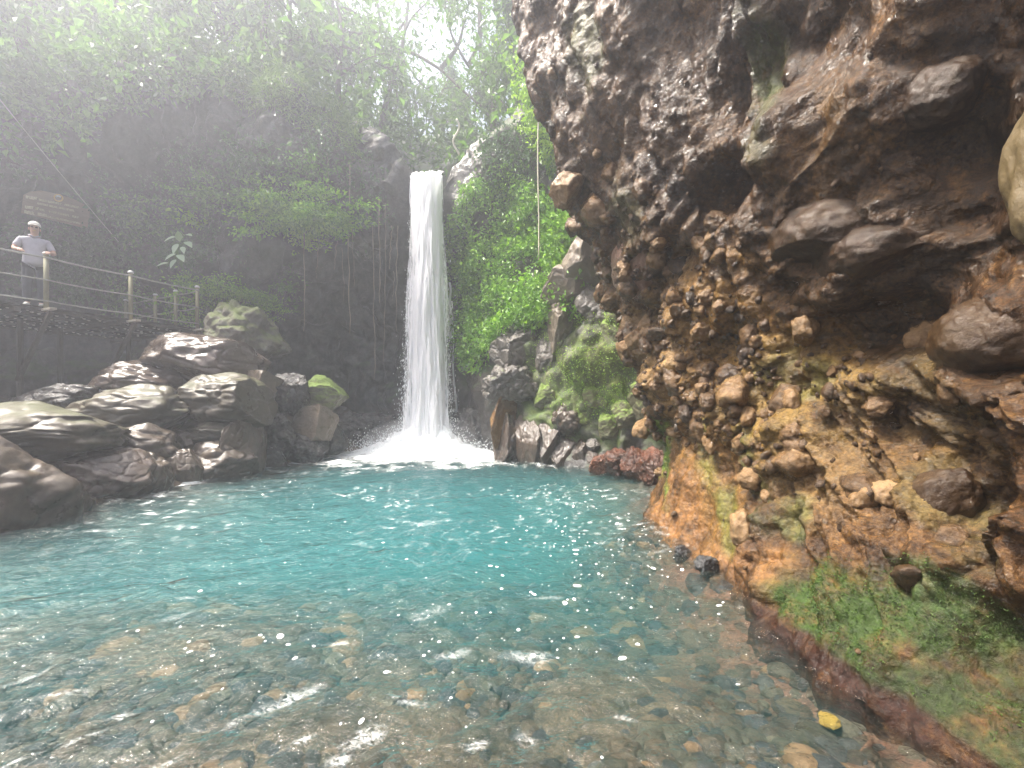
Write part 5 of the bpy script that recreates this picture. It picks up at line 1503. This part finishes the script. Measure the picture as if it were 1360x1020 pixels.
# ------------------------------------------------------------------ trees on the plateau and in the gully
def tree(px, back, height, lean, seed, label, leaves=4200, lsize=.2, crown0=.3, spread=.42, mat='canopy', nl=9, group='trees above the gorge', droopy=.5, r0=.14, extra=()):
    rng = np.random.default_rng(seed)
    f = hill_point(px, back); f[2] -= .25
    height = min(height, CAMZ + 585 / FPX * f[1] - f[2])
    root = link('tree', None, None, f, label=label, cat='tree', group=group)
    t_ = np.linspace(0, 1, 14)
    lean = np.array([lean[0], lean[1], 0])
    trunk = np.stack([lean[0] * height * t_ ** 1.5, lean[1] * height * t_ ** 1.5, height * t_], 1)
    trunk[:, :2] += .05 * height * np.stack([np.sin(t_ * 5 + seed), np.cos(t_ * 4 + seed * 2)], 1) * t_[:, None]
    link('trunk', mesh_data('trunk', *tube(trunk, np.linspace(r0, r0 * .25, 14), 9), M['bark']), root)
    ends = []; parts = []
    for k in range(nl):
        h = crown0 + (1 - crown0) * (k + rng.uniform(0, .8)) / nl
        b0 = np.array([np.interp(h, t_, trunk[:, i]) for i in range(3)])
        a = rng.uniform(0, 6.28); L = height * spread * rng.uniform(.6, 1.15) * (1.15 - .5 * h)
        s = np.linspace(0, 1, 9)[:, None]
        d = np.array([math.cos(a), math.sin(a), rng.uniform(.0, .55)])
        pts = b0 + d * L * s + np.array([0, 0, -droopy * L * .5]) * s ** 2 + .07 * L * np.stack([np.sin(s[:, 0] * 6 + k), np.cos(s[:, 0] * 5 + k), np.sin(s[:, 0] * 7 + k)], 1) * s
        parts.append(tube(pts, np.linspace(r0 * .42, .012, 9), 6))
        for q in (3, 4, 5, 6, 7, 8):
            ends.append((pts[q], L * .2))
            e = pts[q] + rng.normal(size=3) * L * .28
            mid = (pts[q] + e) / 2 + rng.normal(size=3) * L * .04
            parts.append(tube([pts[q], mid, e], [.018, .012, .006], 4))
            ends.append((e, L * .17)); ends.append((mid, L * .12))
    ends.append((trunk[-1], height * .1))
    for path in extra:
        pts = np.array([P(x, y, f[1] - .3 * k) for k, (x, y) in enumerate(path)]) - f
        tt = np.linspace(0, len(path) - 1, len(path) * 4)
        pts = np.array([np.interp(tt, range(len(path)), pts[:, i]) for i in range(3)]).T
        pts[1:-1] = (pts[:-2] + 2 * pts[1:-1] + pts[2:]) / 4
        parts.append(tube(pts, np.linspace(.11, .035, len(pts)), 7))
        for q in range(4, len(pts), 2):
            e = pts[q] + rng.normal(size=3) * .7
            parts.append(tube([pts[q], (pts[q] + e) / 2 + rng.normal(size=3) * .1, e], [.02, .014, .006], 4)); ends.append((e, .3))
    V, F = join(parts)
    link('limbs', mesh_data('limbs', V, F, M['bark']), root)
    ec = np.array([e[0] for e in ends]); er = np.array([e[1] for e in ends])
    k = rng.choice(len(ends), leaves, p=er / er.sum())
    C = ec[k] + rng.normal(size=(leaves, 3)) * er[k][:, None] * np.array([.75, .75, .5])
    V, F = scatter_leaves(C, lsize, rng, .5, None, .45)
    link('crown', mesh_data('crown', V, F, M[mat], False), root)

for i, (px, back, h, lean, lab, kw) in enumerate([
 (-90, 1.5, 6.5, (.2, -.05), 'leafy tree overhanging the cliff above the sign, first of the left rim', {}),
 (40, 2.2, 6.5, (.15, -.1), 'broad leafy tree on the left rim above the slanting wire', {}),
 (140, 3.0, 8.0, (.1, 0), 'tall hazy tree behind the left rim fringe', {}),
 (220, 1.6, 5.0, (.15, -.1), 'short bushy tree at the top of the dark overhang', dict(mat='leafA')),
 (290, 2.6, 7.5, (.05, 0), 'hazy tree with light green crown behind the grassy rim', dict(mat='leafB', leaves=3600)),
 (345, 1.4, 5.5, (.12, 0), 'slim tree with white trunk foot on the grassy rim', dict(leaves=2600)),
 (395, 3.6, 9.0, (-.05, 0), 'tall slender tree standing behind the grassy rim', dict(leaves=3600)),
 (440, 5.0, 9.5, (.0, 0), 'tree with several thin upright stems left of the sky gap', dict(leaves=3800, r0=.1)),
 (455, 3.2, 6.0, (-.1, .1), 'small tree on the rounded rim nearest the waterfall', dict(leaves=1800)),
 (505, 7.0, 9.0, (.25, -.05), 'dark tree whose curved branch reaches across the sky gap', dict(leaves=2000, extra=[[(440, 175), (462, 120), (480, 75), (520, 62), (552, 72), (585, 92), (612, 118), (640, 142)], [(520, 62), (505, 30), (498, -20)], [(585, 92), (610, 60), (618, 20)]])),
 (545, 10, 5.0, (.0, 0), 'tree far up the stream gully', dict(leaves=2000)),
 (605, 9, 4.0, (-.05, 0), 'low tree far up the gully under the sky gap', dict(leaves=2600)),
 (655, 4.0, 4.5, (.1, 0), 'bushy tree on the right lip of the waterfall', dict(leaves=2000)),
 (655, 6.5, 9.0, (-.15, 0), 'leaning dark tree right of the sky gap', dict(leaves=1800, extra=[[(690, 165), (660, 130), (640, 105), (622, 88), (600, 50), (590, 0)], [(640, 105), (665, 92), (690, 88)], [(622, 88), (640, 50), (636, 0)]])),
 (690, 3.0, 7.0, (-.12, -.05), 'tree with hanging twigs above the climbers', dict(leaves=3200, droopy=.9)),
 (735, 2.5, 6.5, (-.1, -.1), 'bright leafy tree next to the overhanging brown cliff', dict(mat='leafB', leaves=3200)),
 (-260, 2.0, 6.5, (.2, 0), 'leafy tree on the rim beyond the sign board', {}),
 (330, 8.0, 11, (0, 0), 'tallest misty tree on the hillside', dict(leaves=4200)),
 (180, 8.0, 11, (0, 0), 'second tallest misty tree, deep behind the left rim', dict(leaves=4200)),
 (60, 7.0, 10, (0, 0), 'misty tree at the back of the left plateau', dict(leaves=4200)),
]):
    tree(px, back, h, lean, 3000 + i, lab, **kw)
